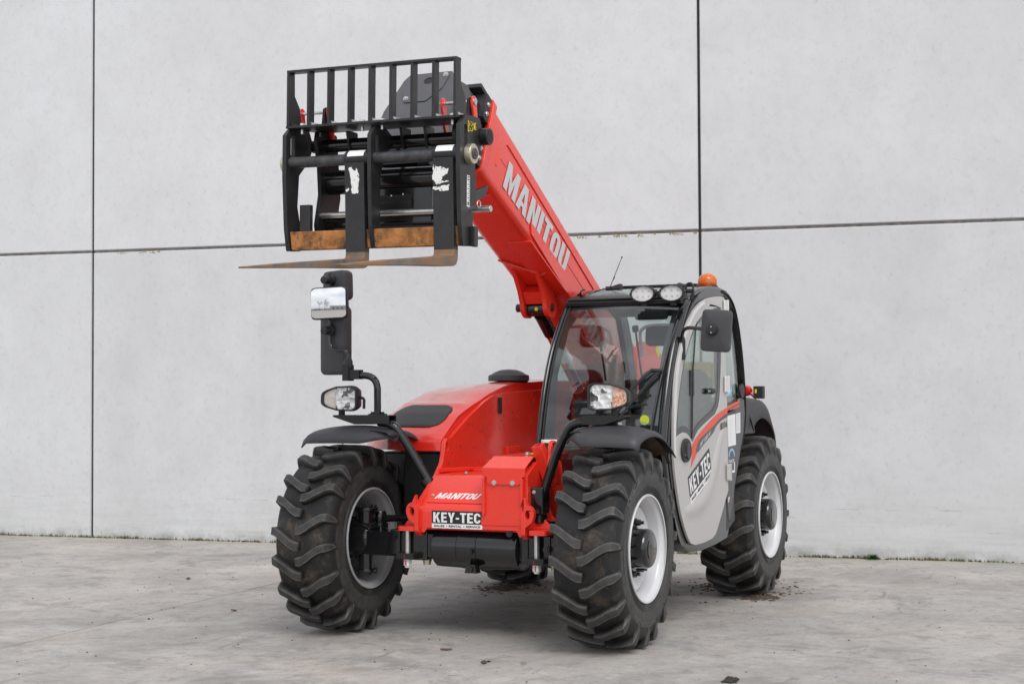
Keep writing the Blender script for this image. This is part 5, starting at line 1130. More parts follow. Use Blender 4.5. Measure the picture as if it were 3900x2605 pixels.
for z, x in ((1.765, -1.372), (1.325, -1.375), (.815, -1.405)):
    hn = MB(); hn.box2((x+.045, DY-.004, z-.048), (x-.012, DY+.010, z+.048)); hn.build('hinge', SILVER if z > 1 else DOORG, door, bevel=.006)
    hn = MB(); hn.cyl((x-.022, DY+.002, z-.05), (x-.022, DY+.002, z+.05), .010, 14); hn.build('hinge_pin', ZINC if z < 1 else SILVER, door)
# pressed swoosh in the lower skin: raised lip with a hollow behind
spine = chain([(-.600, .632), (-.75, .628), (-.95, .66), (-1.10, .76), (-1.20, .89), (-1.27, 1.0), (-1.335, 1.055)], 5)
wdt = [.018+.062*math.sin(math.pi*min(1, k/(len(spine)-1)*.92+.06)) for k in range(len(spine))]
sw = MB(); rings = []
for i, p in enumerate(spine):
    a, b = V(*spine[max(i-1, 0)]), V(*spine[min(i+1, len(spine)-1)]); d = (b-a).normalized(); n_ = V(-d.y, d.x); wv = wdt[i]
    k = math.sin(math.pi*min(1, max(0, i/(len(spine)-1))))**.5
    rings.append([V(p[0]+n_.x*wv*t, DY-.0062+h*k, p[1]+n_.y*wv*t) for t, h in ((-1.05, 0), (-.85, .006), (-.6, .011), (-.3, .013), (0, .010), (.35, .004), (.7, .001), (1.05, 0))])
sw.loft(rings, cap=False, ring_closed=False); sw.build('pressed_swoosh', DOORG, door, smooth=80)
# stripes, numbers and dealer sticker
def dface(x, z, d=0): return V(x, DY-.0055+d, z)
def decal(pts, m, nm, par, y=None, d=.0008):
    s = MB(); yy = DY-.0055 if y is None else y; s.plate_y([pts], yy+.0003, yy+d); return s.build(nm, m, par)
o1 = chain([(-.717, .872), (-.733, .93), (-.752, 1.000), (-.90, 1.062), (-1.055, 1.113), (-1.22, 1.158), (-1.402, 1.190)], 4)
o2 = chain([(-1.402, 1.150), (-1.27, 1.130), (-1.167, 1.097), (-1.115, 1.062), (-.95, 1.005), (-.85, .961), (-.79, .92)], 4)
decal(o1+o2, ORANGE, 'red_stripe', door, d=.0007)
k1 = chain([(-.800, .948), (-.85, 1.010), (-1.0, 1.056), (-1.129, 1.090), (-1.25, 1.128), (-1.402, 1.158)], 4); k2 = chain([(-1.402, 1.136), (-1.27, 1.115), (-1.17, 1.082), (-1.120, 1.050), (-.95, .993), (-.85, .955)], 4)
decal(k1+k2, DGREY, 'dark_stripe', door, d=.0012)
mt = MB(); small_text(mt, 'MT 930 H', quadmap(dface(-.868, .972, .0016), dface(-1.065, 1.040, .0016), dface(-1.072, 1.068, .0016), dface(-.880, 1.002, .0016), (0, 1, 0)), .03, .2); mt.build('model_number', LETG, door)
mt = MB(); small_text(mt, 'B316', quadmap(dface(-1.262, 1.062, .0007), dface(-1.392, 1.078, .0007), dface(-1.392, 1.118, .0007), dface(-1.262, 1.101, .0007), (0, 1, 0)), .03); mt.build('fleet_number', DECALK, door)
mt = MB(); small_text(mt, 'comfort', quadmap(dface(-1.25, 1.115, .0007), dface(-1.37, 1.140, .0007), dface(-1.37, 1.158, .0007), dface(-1.25, 1.132, .0007), (0, 1, 0)), -.01); mt.build('trim_name', DGREY, door)
dealer(quadmap(dface(-.712, .673), dface(-1.095, .810), dface(-1.043, .967), dface(-.664, .822), (0, 1, 0)), door, 'dealer_sticker')
# quarter window, dark rear panel with stickers
qg = MB(); qg.plate_y([quart], .925, .930); qg.build('quarter_window', GLASSD, cab)
qp = [(-1.420, 1.185), (-1.60, 1.213), (-1.79, 1.236), (-1.812, 1.15), (-1.772, 1.02), (-1.69, .90), (-1.60, .755), (-1.50, .55), (-1.46, .52), (-1.420, .70)]
pq = MB(); pq.plate_y([qp], .944, .949); pan = pq.build('rear_panel', DGREY, cab, bevel=.002)
decal([(-1.424, 1.192), (-1.60, 1.218), (-1.70, 1.232), (-1.698, 1.216), (-1.60, 1.202), (-1.424, 1.175)], ORANGE, 'red_stripe', pan, .949); decal([(-1.424, 1.166), (-1.60, 1.192), (-1.692, 1.206), (-1.690, 1.192), (-1.60, 1.180), (-1.424, 1.153)], ORANGE, 'red_stripe', pan, .949)
s1 = decal([(-1.448, 1.140), (-1.604, 1.150), (-1.612, .966), (-1.456, .960)], DECALW, 'notice_sticker', pan, .949)
m = MB()
for k in range(6):
    for j in range(3): m.plate_y([[(-1.456-.004*0, 1.115-k*.025-j*.006), (-1.456-rnd.uniform(.06, .13), 1.120-k*.025-j*.006), (-1.52, 1.117-k*.025-j*.006)]], .9499, .9503)
m.build('notice_print', LETG, s1)
s2 = decal([(-1.618, 1.150), (-1.708, 1.157), (-1.706, 1.037), (-1.622, 1.032)], DECALW, 'small_notice', pan, .949)
m = MB()
for k in range(9): m.box2((-1.630, .9499, 1.140-k*.0115), (-1.690, .9503, 1.146-k*.0115))
m.build('notice_print', LETG, s2)
s3 = decal([(-1.447, 1.148), (-1.604, 1.158), (-1.604, 1.180), (-1.447, 1.170)], DECALK, 'notice_header', pan, .949)
m = MB()
m.plate_y([[(-1.525+.062*math.cos(t), .90+.048*math.sin(t)) for t in [k*math.pi/12 for k in range(13)]]+[(-1.525+.046*math.cos(t), .90+.035*math.sin(t)) for t in [math.pi-k*math.pi/12 for k in range(13)]]], .9493, .9499); m.build('blue_arc_label', LBLUE, pan)
m = MB(); m.plate_y([[(-1.57, .865), (-1.585, .865), (-1.585, .805), (-1.52, .805), (-1.52, .818), (-1.57, .818)]], .9493, .9499); small_text(m, 'DACE', lambda u, v, d: V(-1.462-.11*u, .9495+d, .866+.018*v)); m.build('label_print', DECALW, pan)
decal([(-1.44, 1.262), (-1.50, 1.29), (-1.58, 1.298), (-1.60, 1.318), (-1.60, 1.285), (-1.57, 1.268), (-1.44, 1.242)], LBLUE, 'blue_sticker', pan, .9305)
decal([(-1.475, 1.60), (-1.565, 1.60), (-1.565, 1.665), (-1.475, 1.665)], DECALW, 'window_sticker', pan, .9305)
vt = MB(); vt.cyl((-1.735, .944, 1.285), (-1.735, .958, 1.285), .045, 24); vt.build('round_vent', PLASTD, pan, bevel=.004)
decal([(-1.445, .66), (-1.475, .67), (-1.475, .645), (-1.445, .635)], DECALW, 'hook_sticker', pan, .949); decal([(-1.455, .654), (-1.470, .66), (-1.470, .648), (-1.455, .642)], REDDOT, 'hook_sticker', pan, .9499)
# lower corner piece behind the door
lc = MB(); lc.hexa([(-1.42, .86, .44), (-1.42, .945, .46), (-1.60, .945, .52), (-1.62, .86, .50)], [(-1.43, .86, .70), (-1.43, .947, .70), (-1.58, .945, .78), (-1.62, .86, .78)]); lc.build('corner_guard', PLAST, cab, bevel=.01)
# ---------------- roof equipment
bc = MB(); cb = V(-1.42, .842, 1.872); bc.lathe([(r*.82, z*.82) for r, z in [(.001, 0), (.080, 0), (.081, .015), (.078, .026), (.070, .040), (.001, .040)]], c=cb, axis='z', n=40); beac = bc.build('beacon', PLASTD, T, smooth=40, label='amber rotating beacon on the cab roof')
bc = MB(); bc.lathe([(r*.82, z*.82) for r, z in [(.068, .036), (.070, .060), (.069, .075), (.065, .092), (.054, .108), (.038, .119), (.018, .126), (.001, .127)]], c=cb, axis='z', n=40); bc.build('beacon_lens', AMBER, beac, smooth=50, solid=.003)
bc = MB(); bc.cyl(cb+V(0, 0, .035), cb+V(0, 0, .08), .016, 14); bc.box((cb.x-.015, cb.y, cb.z+.062), (.005, .048, .04)); bc.build('beacon_reflector', CHROME, beac)
bc = MB(); bc.tube([cb+V(.02, -.06, .005), V(-1.03, .80, 1.885), V(-.98, .79, 1.868)], .016, 12); bc.build('beacon_cable', PLASTD, beac)
for k, y in enumerate((.722, .888)):
    wl_ = MB(); c = V(-.635, y, 1.818)
    def er(kk, dx): return [V(c.x+dx, c.y+.072*kk*math.cos(t), c.z+.046*kk*math.sin(t)) for t in [2*math.pi*i/36 for i in range(36)]]
    wl_.loft([er(.5, -.065), er(.85, -.055), er(1.0, -.02), er(1.0, .006), er(.97, .012), er(.90, .012), er(.87, .004), er(.86, -.012)], cap=True); lampo = wl_.build('work_lamp', PLASTD, T, smooth=40, label=('work lamp on the roof edge away from the door' if k == 0 else 'work lamp on the roof edge nearer the door'))
    rf_ = MB(); rf_.loft([er(.87, .0), er(.80, -.012), er(.4, -.014)]); rf_.build('reflector', LAMPW, lampo, smooth=20)
    for (dy, dz) in ((-.036, .014), (0, .016), (.036, .014), (-.030, -.015), (.003, -.017), (.034, -.014)):
        le_ = MB(); cc = V(c.x-.010, c.y+dy, c.z+dz); le_.lathe([(.018, .0), (.016, .006), (.008, .010), (.001, .011)], c=cc, axis='x', n=6); le_.build('led_cell', WHITE, lampo, smooth=30)
    ln = MB(); ln.loft([er(.89, .006), er(.6, .010), er(.2, .012)], cap=True); ln.build('lens', LENS, lampo, smooth=60)
    fb = MB(); [fb.box((c.x-.02, c.y+.0735*math.cos(t), c.z+.047*math.sin(t)), (.045, .006, .006)) for t in [k2*math.pi/7 for k2 in range(14)]]; tag(fb.build('cooling_fin', PLASTD, lampo), kind='stuff')
    ft = MB(); ft.box((c.x-.03, c.y, c.z-.05), (.02, .03, .03)); ft.build('lamp_foot', PLASTD, lampo)
lb_ = MB(); lb_.box2((-.665, .70, 1.765), (-.71, .93, 1.775)); lb_.box((-.66, .805, 1.818), (.02, .03, .03)); lb_.cyl((-.665, .805, 1.80), (-.640, .805, 1.80), .006, 10); lb_.build('lamp_bar', PLASTD, cab, bevel=.003)
wi = MB(); wi.tube(rpath([(-.67, .955, 1.835), (-.67, .965, 1.872), (-.665, 1.0, 1.868), (-.66, 1.005, 1.80), (-.66, .985, 1.775)], .02, 6), .006, 8); wi.tube([(-.66, 1.003, 1.81), (-.66, .990, 1.785)], .011, 10); wi.tube([(-.68, .955, 1.83), (-.68, 1.0, 1.828)], .012, 12); wi.build('lamp_cable', PLASTD, cab, smooth=60)
an = MB(); an.tube([(-1.10, .350, 1.885), (-1.12, .42, 2.065)], [.0028, .0016], 8); an.tube([(-1.105, .372, 1.935), (-1.108, .379, 1.955)], .0035, 8); an.tube([(-1.12, .419, 2.06), (-1.121, .421, 2.07)], .0045, 8); an.hexa([(-1.08, .33, 1.882), (-1.08, .425, 1.882), (-1.13, .425, 1.882), (-1.13, .33, 1.882)], [(-1.085, .35, 1.892), (-1.085, .42, 1.910), (-1.125, .42, 1.910), (-1.125, .35, 1.892)]); an.build('antenna', PLASTD, T, label='thin whip antenna on the cab roof')
cb_ = MB()
for k in range(5): cb_.tube([V(-.86-.012*k+.10*t, .25+.075*t+.006*math.sin(6*t+k), 1.838+.012*math.sin(math.pi*t)+.004*k) for t in [i/8-.5 for i in range(9)]], .004, 6)
cb_.tube([V(-.90, .30, 1.85), V(-1.0, .33, 1.872), V(-1.08, .37, 1.892)], .003, 6); cb_.build('cable_coil', PLASTD, cab)
# rear work lamp peeping over the roof edge
rwl = MB(); rwl.lathe([(.001, -.03), (.04, -.03), (.045, 0), (.045, .02), (.001, .02)], c=(-1.72, .87, 1.735), axis='x', n=24); rwl.build('rear_lamp', PLASTD, cab, smooth=40)
# ---------------- door mirror
dmr = MB(); dmr.tube(rpath([(-.60, .955, 1.52), (-.58, .965, 1.605), (-.50, 1.02, 1.625), (-.42, 1.135, 1.612)], .05, 8), .010, 14); dmo = dmr.build('door_mirror', BLACKG, T, smooth=60, label='black door mirror on a bent arm')
dmr = MB(); dmr.tube([(-.60, .957, 1.455), (-.60, .957, 1.555)], [.019, .019], 14); dmr.lathe([(.019, 0), (.016, .02), (.010, .025)], c=(-.60, .957, 1.555), axis='z', n=16); dmr.tube([(-.60, .955, 1.40), (-.60, .955, 1.46)], .008, 8); dmr.build('mirror_joint', PLASTD, dmo)
dmr = MB(); RZd = Matrix.Rotation(R(8), 4, 'Z') @ Matrix.Rotation(R(-4), 4, 'X'); rounded_box(dmr, (-.40, 1.213, 1.600), (.06, .155, .218), .026, RZd, bulge=.006); dmr.build('mirror_housing', PLAST, dmo, smooth=50)
dmr = MB(); dmr.tube([(-.372, 1.201, 1.604), (-.352, 1.203, 1.604)], [.034, .030], 22); dmr.tube([(-.352, 1.203, 1.604), (-.335, 1.204, 1.604)], .024, 20); dmr.box((-.334, 1.204, 1.604), (.006, .010, .036)); dmr.build('mirror_knuckle', PLASTD, dmo, bevel=.002)
dmr = MB(); dmr.tube([(-.3345, 1.2045, 1.619), (-.329, 1.2045, 1.619)], .004, 10); dmr.cut(); dmr.tube([(-.3345, 1.2045, 1.589), (-.329, 1.2045, 1.589)], .004, 10); dmr.build('knuckle_screw', ZINC, dmo)
# ---------------- wiper
wpr = MB()
def wsf(z, y, d=.014): return ws(z, y)+V(d, 0, 0)
wpr.tube([wsf(z, .868+.052*((z-1.07)/.60)) for z in [1.07+.6*k/12 for k in range(13)]], .006, 8); wpr.build('wiper', PLASTD, T, label='wiper with twin arms on the windscreen')
wpa = bpy.data.objects['wiper']; q = MB()
q.tube([wsf(1.395, .842, .026), wsf(1.36, .80, .026), wsf(1.27, .72, .022), wsf(1.12, .63, .015)], [.009, .009, .006, .006], 8); q.cut(); q.tube([wsf(1.395, .893, .026), wsf(1.36, .855, .026), wsf(1.20, .73, .022), wsf(1.06, .63, .015)], [.009, .009, .006, .006], 8); q.tube([wsf(1.398, .838, .030), wsf(1.395, .90, .030)], .011, 10); q.build('wiper_arm', PLASTD, wpa)
# ---------------- cab interior
se = MB(); 
def pill(mb, c, d, r, M_): 
    y, z = d[1]/2, d[2]/2
    st = len(mb.v); rr = lambda k, dx: [V(dx, p[0]*k, p[1]*k) for p in rpoly([(-y, -z), (y, -z), (y, z), (-y, z)], r, 4)]
    mb.loft([rr(.7, -d[0]/2), rr(.95, -d[0]*.35), rr(1, 0), rr(.95, d[0]*.35), rr(.7, d[0]/2)]); mb.xf(Matrix.Translation(Vector(c)) @ M_, st)
pill(se, (-1.55, .58, 1.12), (.12, .46, .62), .10, Matrix.Rotation(R(-12), 4, 'Y')); pill(se, (-1.30, .58, .86), (.13, .48, .46), .08, Matrix.Rotation(R(82), 4, 'Y')); se.box2((-1.50, .42, .45), (-1.10, .74, .80)); se.build('driver_seat', SEATM, T, smooth=50, label='dark driver seat inside the cab')
st = MB(); cs = V(-.93, .56, 1.11); Ms_ = Matrix.Translation(cs) @ Matrix.Rotation(R(28), 4, 'Y'); st.tube([V(.19*math.cos(t), .19*math.sin(t), 0) for t in [2*math.pi*k/36 for k in range(36)]], .016, 10, closed=True)
for t in (R(90), R(210), R(330)): st.tube([V(0, 0, -.02), V(.19*math.cos(t), .19*math.sin(t), 0)], .012, 8)
st.lathe([(.001, .01), (.05, .005), (.05, -.03), (.001, -.03)], axis='z', n=20); st.tube([V(0, 0, -.02), V(0, 0, -.5)], [.035, .06], 14); st.xf(Ms_); st.build('steering_wheel', PLASTD, T, smooth=50, label='black steering wheel inside the cab')
ds = MB(); ds.hexa([(-.50, .40, .60), (-.50, .80, .60), (-.85, .78, .60), (-.85, .42, .60)], [(-.62, .42, 1.10), (-.62, .74, 1.10), (-.84, .72, 1.16), (-.84, .44, 1.16)]); ds.box2((-.66, .30, 1.10), (-.76, .44, 1.24)); ds.hexa([(-.55, .25, .55), (-.55, .36, .55), (-1.6, .36, .55), (-1.6, .25, .55)], [(-.60, .25, .96), (-.60, .36, .96), (-1.6, .36, 1.02), (-1.6, .25, 1.02)]); ds.build('dashboard', PLASTD, T, bevel=.015, label='black dashboard and side console inside the cab')
js = MB(); js.tube([(-1.05, .33, 1.02), (-1.03, .34, 1.16)], .014, 10); js.tube([(-1.03, .34, 1.15), (-1.02, .345, 1.25)], [.03, .024], 14); js.build('joystick', PLASTD, T, label='joystick on the console inside the cab')
yb = MB(); yb.hexa([(-1.58, .60, 1.35), (-1.58, .80, 1.35), (-1.66, .80, 1.35), (-1.66, .60, 1.35)], [(-1.58, .60, 1.46), (-1.58, .80, 1.46), (-1.66, .80, 1.46), (-1.66, .60, 1.46)]); yb.box2((-1.60, .80, 1.30), (-1.64, .84, 1.45)); yb.build('yellow_bracket', YPLAST, cab, bevel=.006)
hr_ = MB(); pill(hr_, (-1.66, .45, 1.625), (.05, .16, .13), .04, Matrix.Rotation(R(-8), 4, 'Y')); hr_.build('headrest', SEATM, cab, smooth=50)
rl_ = MB(); rl_.tube(rpath([(-1.70, .33, 1.50), (-1.66, .33, 1.66), (-1.64, .40, 1.69), (-1.64, .60, 1.69)], .05, 6), .010, 8); rl_.build('grab_rail', LETG, cab, smooth=60)
gy_ = MB()
for y in (.40, .62): gy_.cut(); gy_.tube([(-.90, y, 1.35), (-.80, y, 1.62)], .006, 8); gy_.tube([(-.80, y, 1.62), (-.79, y, 1.65)], .018, 10)
gy_.build('grab_rod', PLASTD, cab)
for k in range(5): m = MB(); m.box2((-.405-.03*k, .60, .955+.028*k), (-.415-.03*k, .88, .965+.028*k)); m.build('air_vent_slat', LETG, cab)
fw_ = MB(); fw_.hexa([(-.42, .36, .80), (-.42, .88, .80), (-.60, .88, .80), (-.60, .36, .80)], [(-.415, .36, .93), (-.415, .88, .93), (-.56, .88, 1.08), (-.56, .36, 1.08)]); fw_.build('front_console', PLASTD, cab, bevel=.01)
mr2 = MB(); pill(mr2, (-.95, .66, 1.72), (.03, .20, .06), .02, Matrix.Identity(4)); mr2.build('interior_mirror', PLASTD, cab, smooth=50)
# ---------------- things behind the cab: rear fender, tail lamp
rfn = MB(); secr = chain([(-1.84, 1.03), (-1.84, 1.16), (-1.88, 1.24), (-2.0, 1.262), (-2.22, 1.245), (-2.42, 1.20), (-2.52, 1.10), (-2.48, 1.03)], 4)
rfn = MB(); arcs = chain([(-1.98, 1.04), (-2.0, 1.075), (-2.1, 1.110), (-2.22, 1.115), (-2.36, 1.080), (-2.46, 1.015), (-2.495, .93), (-2.50, .85)], 4)
def rfp(u, v):
    i = u*(len(arcs)-1); k = min(int(i), len(arcs)-2); t = i-k; x = arcs[k][0]*(1-t)+arcs[k+1][0]*t; z = arcs[k][1]*(1-t)+arcs[k+1][1]*t
    return V(x, .60+.355*v, z+.125*(1 if v < .999 else .15)+.02*math.sin(math.pi*v)-.02*v)
rfn.grid(rfp, 16, 12); rfn.build('fender', PLAST, T, smooth=45, solid=.012, label='rear fender behind the cab')
rfu = MB(); rfu.loft([[V(x, y, z) for x, z in [(-1.86, 1.02), (-1.86, 1.20), (-1.93, 1.235), (-2.05, 1.22), (-2.10, 1.02)]] for y in (.66, .93)]); rfu.build('fender_stay', PLAST, cab, bevel=.01)
tlm = MB(); tlm.box2((-2.30, .86, 1.235), (-2.35, .925, 1.315)); tl_ = tlm.build('tail_lamp', PLASTD, T, bevel=.006, label='tail lamp on a bracket above the rear fender')
tlm = MB(); tlm.lathe([(.001, .04), (.025, .036), (.034, .02), (.034, -.02)], c=(-2.31, .815, 1.285), axis='x', n=24); tlm.tube([(-2.31, .83, 1.28), (-2.31, .88, 1.235)], .010, 8); tlm.build('tail_lens', REDL, tl_, smooth=50)
tlm = MB(); tlm.box2((-2.2995, .872, 1.270), (-2.298, .884, 1.295)); tlm.build('amber_reflector', YELL, tl_)

# ------------------------------------------------------------------ the yard's small things
def blob(c, r, n=7, flat=.5, seed=0):
    m = bmesh.new(); bmesh.ops.create_icosphere(m, subdivisions=1, radius=1); r_ = random.Random(seed); mb = MB()
    vs = []
    for v in m.verts: k = r_.uniform(.65, 1.25); vs.append(V(c[0]+v.co.x*r*k, c[1]+v.co.y*r*k*r_.uniform(.7, 1.1), max(0.001, c[2]+v.co.z*r*k*flat+r*flat*.7)))
    fs = [tuple(x.index for x in f.verts) for f in m.faces]; m.free(); return vs, fs
def soil_patch(cx, cy, rx, ry, n, seed, rot=0):
    r_ = random.Random(seed); mb = MB()
    for i in range(n):
        a, q = r_.uniform(0, 6.283), abs(r_.gauss(0, .42)); x, y = rx*q*math.cos(a), ry*q*math.sin(a); s = r_.choice((.004, .005, .006, .008, .012, .018))*(1 if q < .6 else .7)
        v, f = blob((cx+x*math.cos(rot)-y*math.sin(rot), cy+x*math.sin(rot)+y*math.cos(rot), -.001), s, flat=r_.uniform(.25, .6), seed=seed*999+i); mb.add(v, f)
    return mb
def soil_smear(cx, cy, rx, ry, n, seed, rot=0):
    r_ = random.Random(seed); mb = soil_patch(cx, cy, rx, ry, n//3, seed, rot)
    for i in range(n):
        a, q = r_.uniform(0, 6.283), abs(r_.gauss(0, .45)); x, y = rx*q*math.cos(a), ry*q*math.sin(a); s_ = r_.uniform(.010, .034)*(1.2-.5*min(1, q))
        px_, py_ = cx+x*math.cos(rot)-y*math.sin(rot), cy+x*math.sin(rot)+y*math.cos(rot)
        if noise.noise(V(px_*5, py_*5, seed)) < -.12: continue
        m_ = 7; z0 = r_.uniform(.001, .004); mb.add([V(px_, py_, z0+.004)]+[V(px_+s_*r_.uniform(.5, 1.3)*math.cos(t), py_+s_*r_.uniform(.4, 1.0)*math.sin(t), .0006) for t in [6.283*k/m_ for k in range(m_)]], [(0, 1+k, 1+(k+1) % m_) for k in range(m_)])
    return mb
tag(soil_smear(-2.62, .66, .50, .36, 850, 3, .3).build('loose_soil', SOIL, smooth=20), kind='stuff')
tag(soil_smear(-2.15, .95, .42, .20, 200, 4, -.3).build('loose_soil', SOIL, smooth=20), kind='stuff')
tag(soil_smear(-2.05, -.72, .42, .24, 380, 5).build('loose_soil', SOIL, smooth=20), kind='stuff')
gt = MB(); r_ = random.Random(11)
for i in range(900):
    x, y = r_.uniform(-4.2, 2.6), r_.uniform(-5, 4.2); v, f = blob((x, y, -.001), r_.choice((.002, .003, .003, .004, .006)), flat=.6, seed=i); gt.add(v, f)
tag(gt.build('grit', STONE, smooth=20), kind='stuff')
def clump(name, c, r, n, m, lab, cat, seed, grp=None, flat=.55):
    r_ = random.Random(seed); mb = MB()
    for i in range(n): v, f = blob((r_.uniform(-r, r), r_.uniform(-r, r)*.5, 0), r*r_.uniform(.18, .45), flat=flat, seed=seed+i); mb.add(v, f)
    o = mb.build(name, m, smooth=20); o.location = c; tag(o, lab, cat, group=grp); return o
clump('soil_clod', (.664, .385, 0), .032, 8, SOIL, 'crumbled brown soil clod on the concrete in front of the dealer plate', 'clod', 21)
clump('soil_clod', (.655, 1.60, 0), .06, 16, SOILD, 'dark flat soil clod on the concrete in front of the cab side front wheel', 'clod', 33, None, .28)
clump('pebble', (-.888, -.373, 0), .022, 2, STONE, 'single dark pebble on the concrete under the front axle', 'pebble', 45)
clump('soil_clod', (.10, -2.0, 0), .02, 3, SOIL, 'small dark clod on the concrete left of the muddy front wheel', 'clod', 52)
def leaf(c, s, ang, lab):
    mb = MB(); mb.grid(lambda u, v: V(s*(u-.5)*2, s*.5*(v-.5)*2*math.sin(math.pi*max(.02, min(.98, u))), .004+s*.18*(2*v-1)**2+s*.15*(u-.5)**2), 8, 4)
    o = mb.build('dead_leaf', LEAFB, smooth=60); o.location = c; o.rotation_euler.z = ang; tag(o, lab, 'leaf', group='dead leaves on the concrete'); return o
leaf((-1.55, -2.95, 0), .035, .4, 'curled brown leaf on the concrete, farthest left of the muddy wheel')
leaf((-.35, -1.75, 0), .03, 1.2, 'flat reddish leaf on the concrete close to the muddy wheel')
leaf((.42, .05, 0), .03, 2.0, 'brown leaf on the concrete before the muddy wheel')
# moss, lichen and litter where the wall meets the yard
ms = MB(); r_ = random.Random(5)
for i in range(4600):
    t = r_.uniform(-7.5, 4.5); dens = noise.noise(V(t*1.7, 3, 1))*.5+noise.noise(V(t*6, 1, 7))*.5
    if dens < r_.uniform(-.35, .35): continue
    h = r_.uniform(.005, .028)*(1+.8*dens); p = wall_pt(t, 0, r_.uniform(.002, .022)); wdh = r_.uniform(.003, .008); a = r_.uniform(-.4, .4)
    ms.add([p-wt*wdh, p+wt*wdh, p+V(0, 0, h)+wt*wdh*a+wn*.003], [(0, 1, 2)])
tag(ms.build('moss', MOSS, smooth=20, fix=False), kind='stuff')
lt = MB()
for i in range(330):
    t = r_.uniform(-7.5, 4.5); p = wall_pt(t, 0, r_.uniform(.01, .05)); s = r_.uniform(.006, .018); a = r_.uniform(0, 6.28)
    d1 = V(math.cos(a), math.sin(a), r_.uniform(0, .5))*s; d2 = V(-math.sin(a), math.cos(a), r_.uniform(0, .8))*s*.6; lt.add([p-d1, p-d2, p+d1+V(0, 0, .006), p+d2+V(0, 0, .008)], [(0, 1, 2, 3)])
tag(lt.build('leaf_litter', LEAFB, smooth=20, fix=False), kind='stuff')
lc_ = MB()
for t0, t1, n in ((-4.95, -4.45, 60), (-2.2, .34, 420)):
    for i in range(n):
        t = r_.uniform(t0, t1)
        if noise.noise(V(t*9, 0, 4)) < -.05: continue
        p = wall_pt(t, 2.548-g-.004-abs(r_.gauss(0, .007)), .001); s = r_.uniform(.003, .008); lc_.add([p-wt*s, p-V(0, 0, s*.7), p+wt*s, p+V(0, 0, s*.7)+wn*.004], [(0, 1, 2, 3)])
tag(lc_.build('lichen', LICH, smooth=20, fix=False), kind='stuff')
# scuffs that forks and pallets have left on the panels
SCUFF = pmat('wall_scuff', (.31, .305, .30), .8, var=.4, vscale=40)
sc_ = MB()
for t, z, l in ((-5.72, .36, .22), (-6.0, .355, .10), (-3.95, .365, .30), (-3.55, .358, .16), (-4.3, .34, .12), (1.35, .372, .26), (1.75, .37, .14), (2.15, .375, .20), (1.0, .30, .10), (2.5, .21, .12), (-3.3, .20, .2)):
    sc_.cut(); n_ = 12; up_, lo_ = [], []
    for k in range(n_+1):
        tt = t+l*k/n_; w_ = r_.uniform(.0004, .0024)*math.sin(math.pi*min(.97, max(.03, k/n_))); zz_ = z+.0012*math.sin(k*.9+t*7); up_.append(wall_pt(tt, zz_+w_, .0008)); lo_.append(wall_pt(tt, zz_-w_, .0008))
    sc_.loft([[a_, b_] for a_, b_ in zip(up_, lo_)], cap=False, ring_closed=False)
tag(sc_.build('scuff_mark', SCUFF, wall, fix=False), kind=None)
for o_ in [o for o in bpy.data.objects if o.name.startswith('scuff_mark')]: o_.location = -(wn*wd)
# weed at the wall
wc = wall_pt(1.672, 0, .05); wo = thing('weed', 'small green leafy weed growing at the foot of the concrete wall', 'plant', wc)
for i in range(26):
    a = r_.uniform(0, 6.28); el = r_.uniform(.2, 1.2); L_ = r_.uniform(.035, .07); wdl = L_*.30; d = V(math.cos(a)*math.cos(el), math.sin(a)*math.cos(el), math.sin(el)); sd_ = V(-math.sin(a), math.cos(a), 0); mb = MB()
    b0 = d*.01
    def lf(u, v): return b0+d*(L_*u)+sd_*(wdl*(2*v-1)*math.sin(math.pi*(.08+.88*u)))+V(0, 0, -.03*u*u+.006*abs(2*v-1))
    mb.grid(lf, 5, 2); mb.build('leaf', LEAFG, wo, smooth=70)

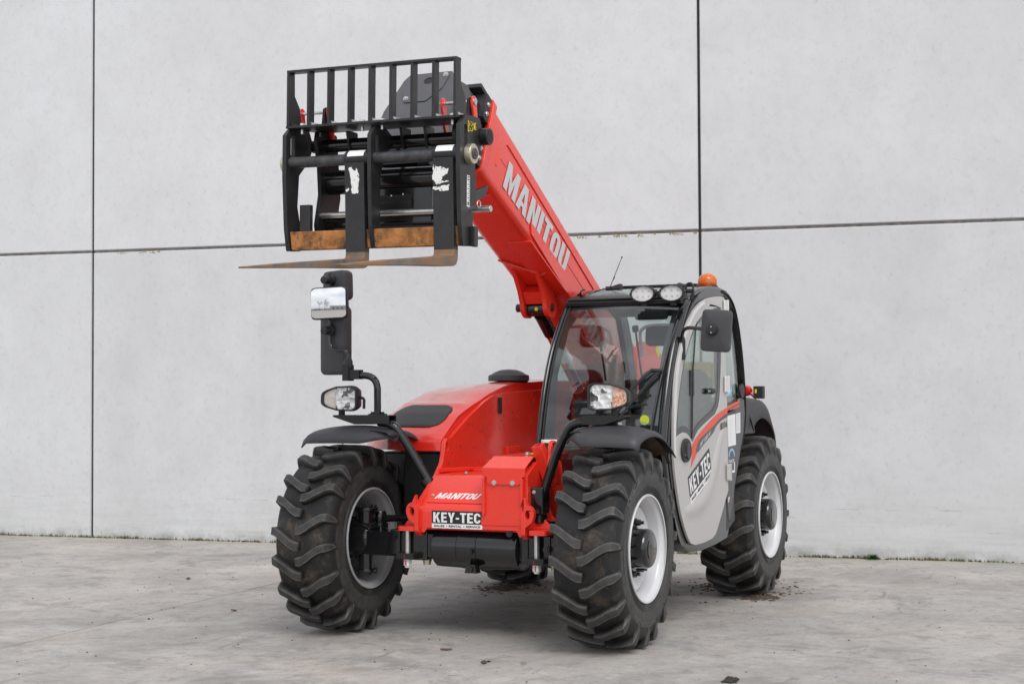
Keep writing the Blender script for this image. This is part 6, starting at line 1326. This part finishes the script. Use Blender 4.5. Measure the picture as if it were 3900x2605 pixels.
# ------------------------------------------------------------------ what the mirrors and glass look out on, far behind the camera
def far(az, dist, lat=0): return V(dist*math.cos(az), dist*math.sin(az), 0)
fbd = thing('warehouse', 'low pale flat-roofed warehouse mirrored at the right of the small mirror', 'building', (95, -10, 0))
m = MB(); m.box2((-6, -18, 0), (6, 26, 5.2)); m.build('wall', FARB, fbd)
m = MB(); m.box2((-6.3, -18.3, 5.2), (6.3, 26.3, 5.7)); m.build('roof', FARD, fbd)
for k in range(6): m = MB(); m.box2((-6.06, -14+6.5*k, 1.4), (-6.0, -11+6.5*k, 3.4)); m.build('window', FARD, fbd)
hg_ = MB(); r_ = random.Random(9)
for i in range(600): 
    y = r_.uniform(-160, 200); v, f = blob((r_.uniform(108, 128), y, 0), r_.uniform(.8, 2.0), flat=.9, seed=i); hg_.add(v, f)
tag(hg_.build('far_hedgerow', HEDGE, smooth=20), kind='stuff')
def bare_tree(c, h, seed, lab):
    r_ = random.Random(seed); t = thing('bare_tree', lab, 'tree', c, group='bare trees across the yard'); tk = MB(); cr = MB()
    tk.tube([V(0, 0, 0), V(.1, 0, h*.35), V(.0, .1, h*.6)], [h*.025, h*.018, h*.012], 8)
    def br(p, d, l, r0, n):
        q = p+d*l; (cr).tube([p, (p+q)/2+V(r_.uniform(-.1, .1), r_.uniform(-.1, .1), .05)*l, q], [r0, r0*.8, r0*.55], 5)
        if n: 
            for k in range(3): br(p+d*l*r_.uniform(.5, 1), (d+V(r_.gauss(0, .5), r_.gauss(0, .5), r_.uniform(.0, .5))).normalized(), l*r_.uniform(.5, .75), r0*.6, n-1)
    for k in range(7): a = k*.9+r_.uniform(0, .5); br(V(0, 0, h*r_.uniform(.3, .6)), V(math.cos(a), math.sin(a), r_.uniform(.5, 1.5)).normalized(), h*.3, h*.010, 3)
    tk.build('trunk', BARK, t, smooth=50); cr.build('crown', BARK, t, smooth=50)
bare_tree((92, -38, 0), 15, 1, 'tall bare tree mirrored left of the warehouse in the small mirror')
bare_tree((98, -52, 0), 14, 2, 'bare tree mirrored farthest from the warehouse in the small mirror')
bare_tree((86, -32, 0), 12, 3, 'slimmer bare tree mirrored closest to the warehouse in the small mirror')
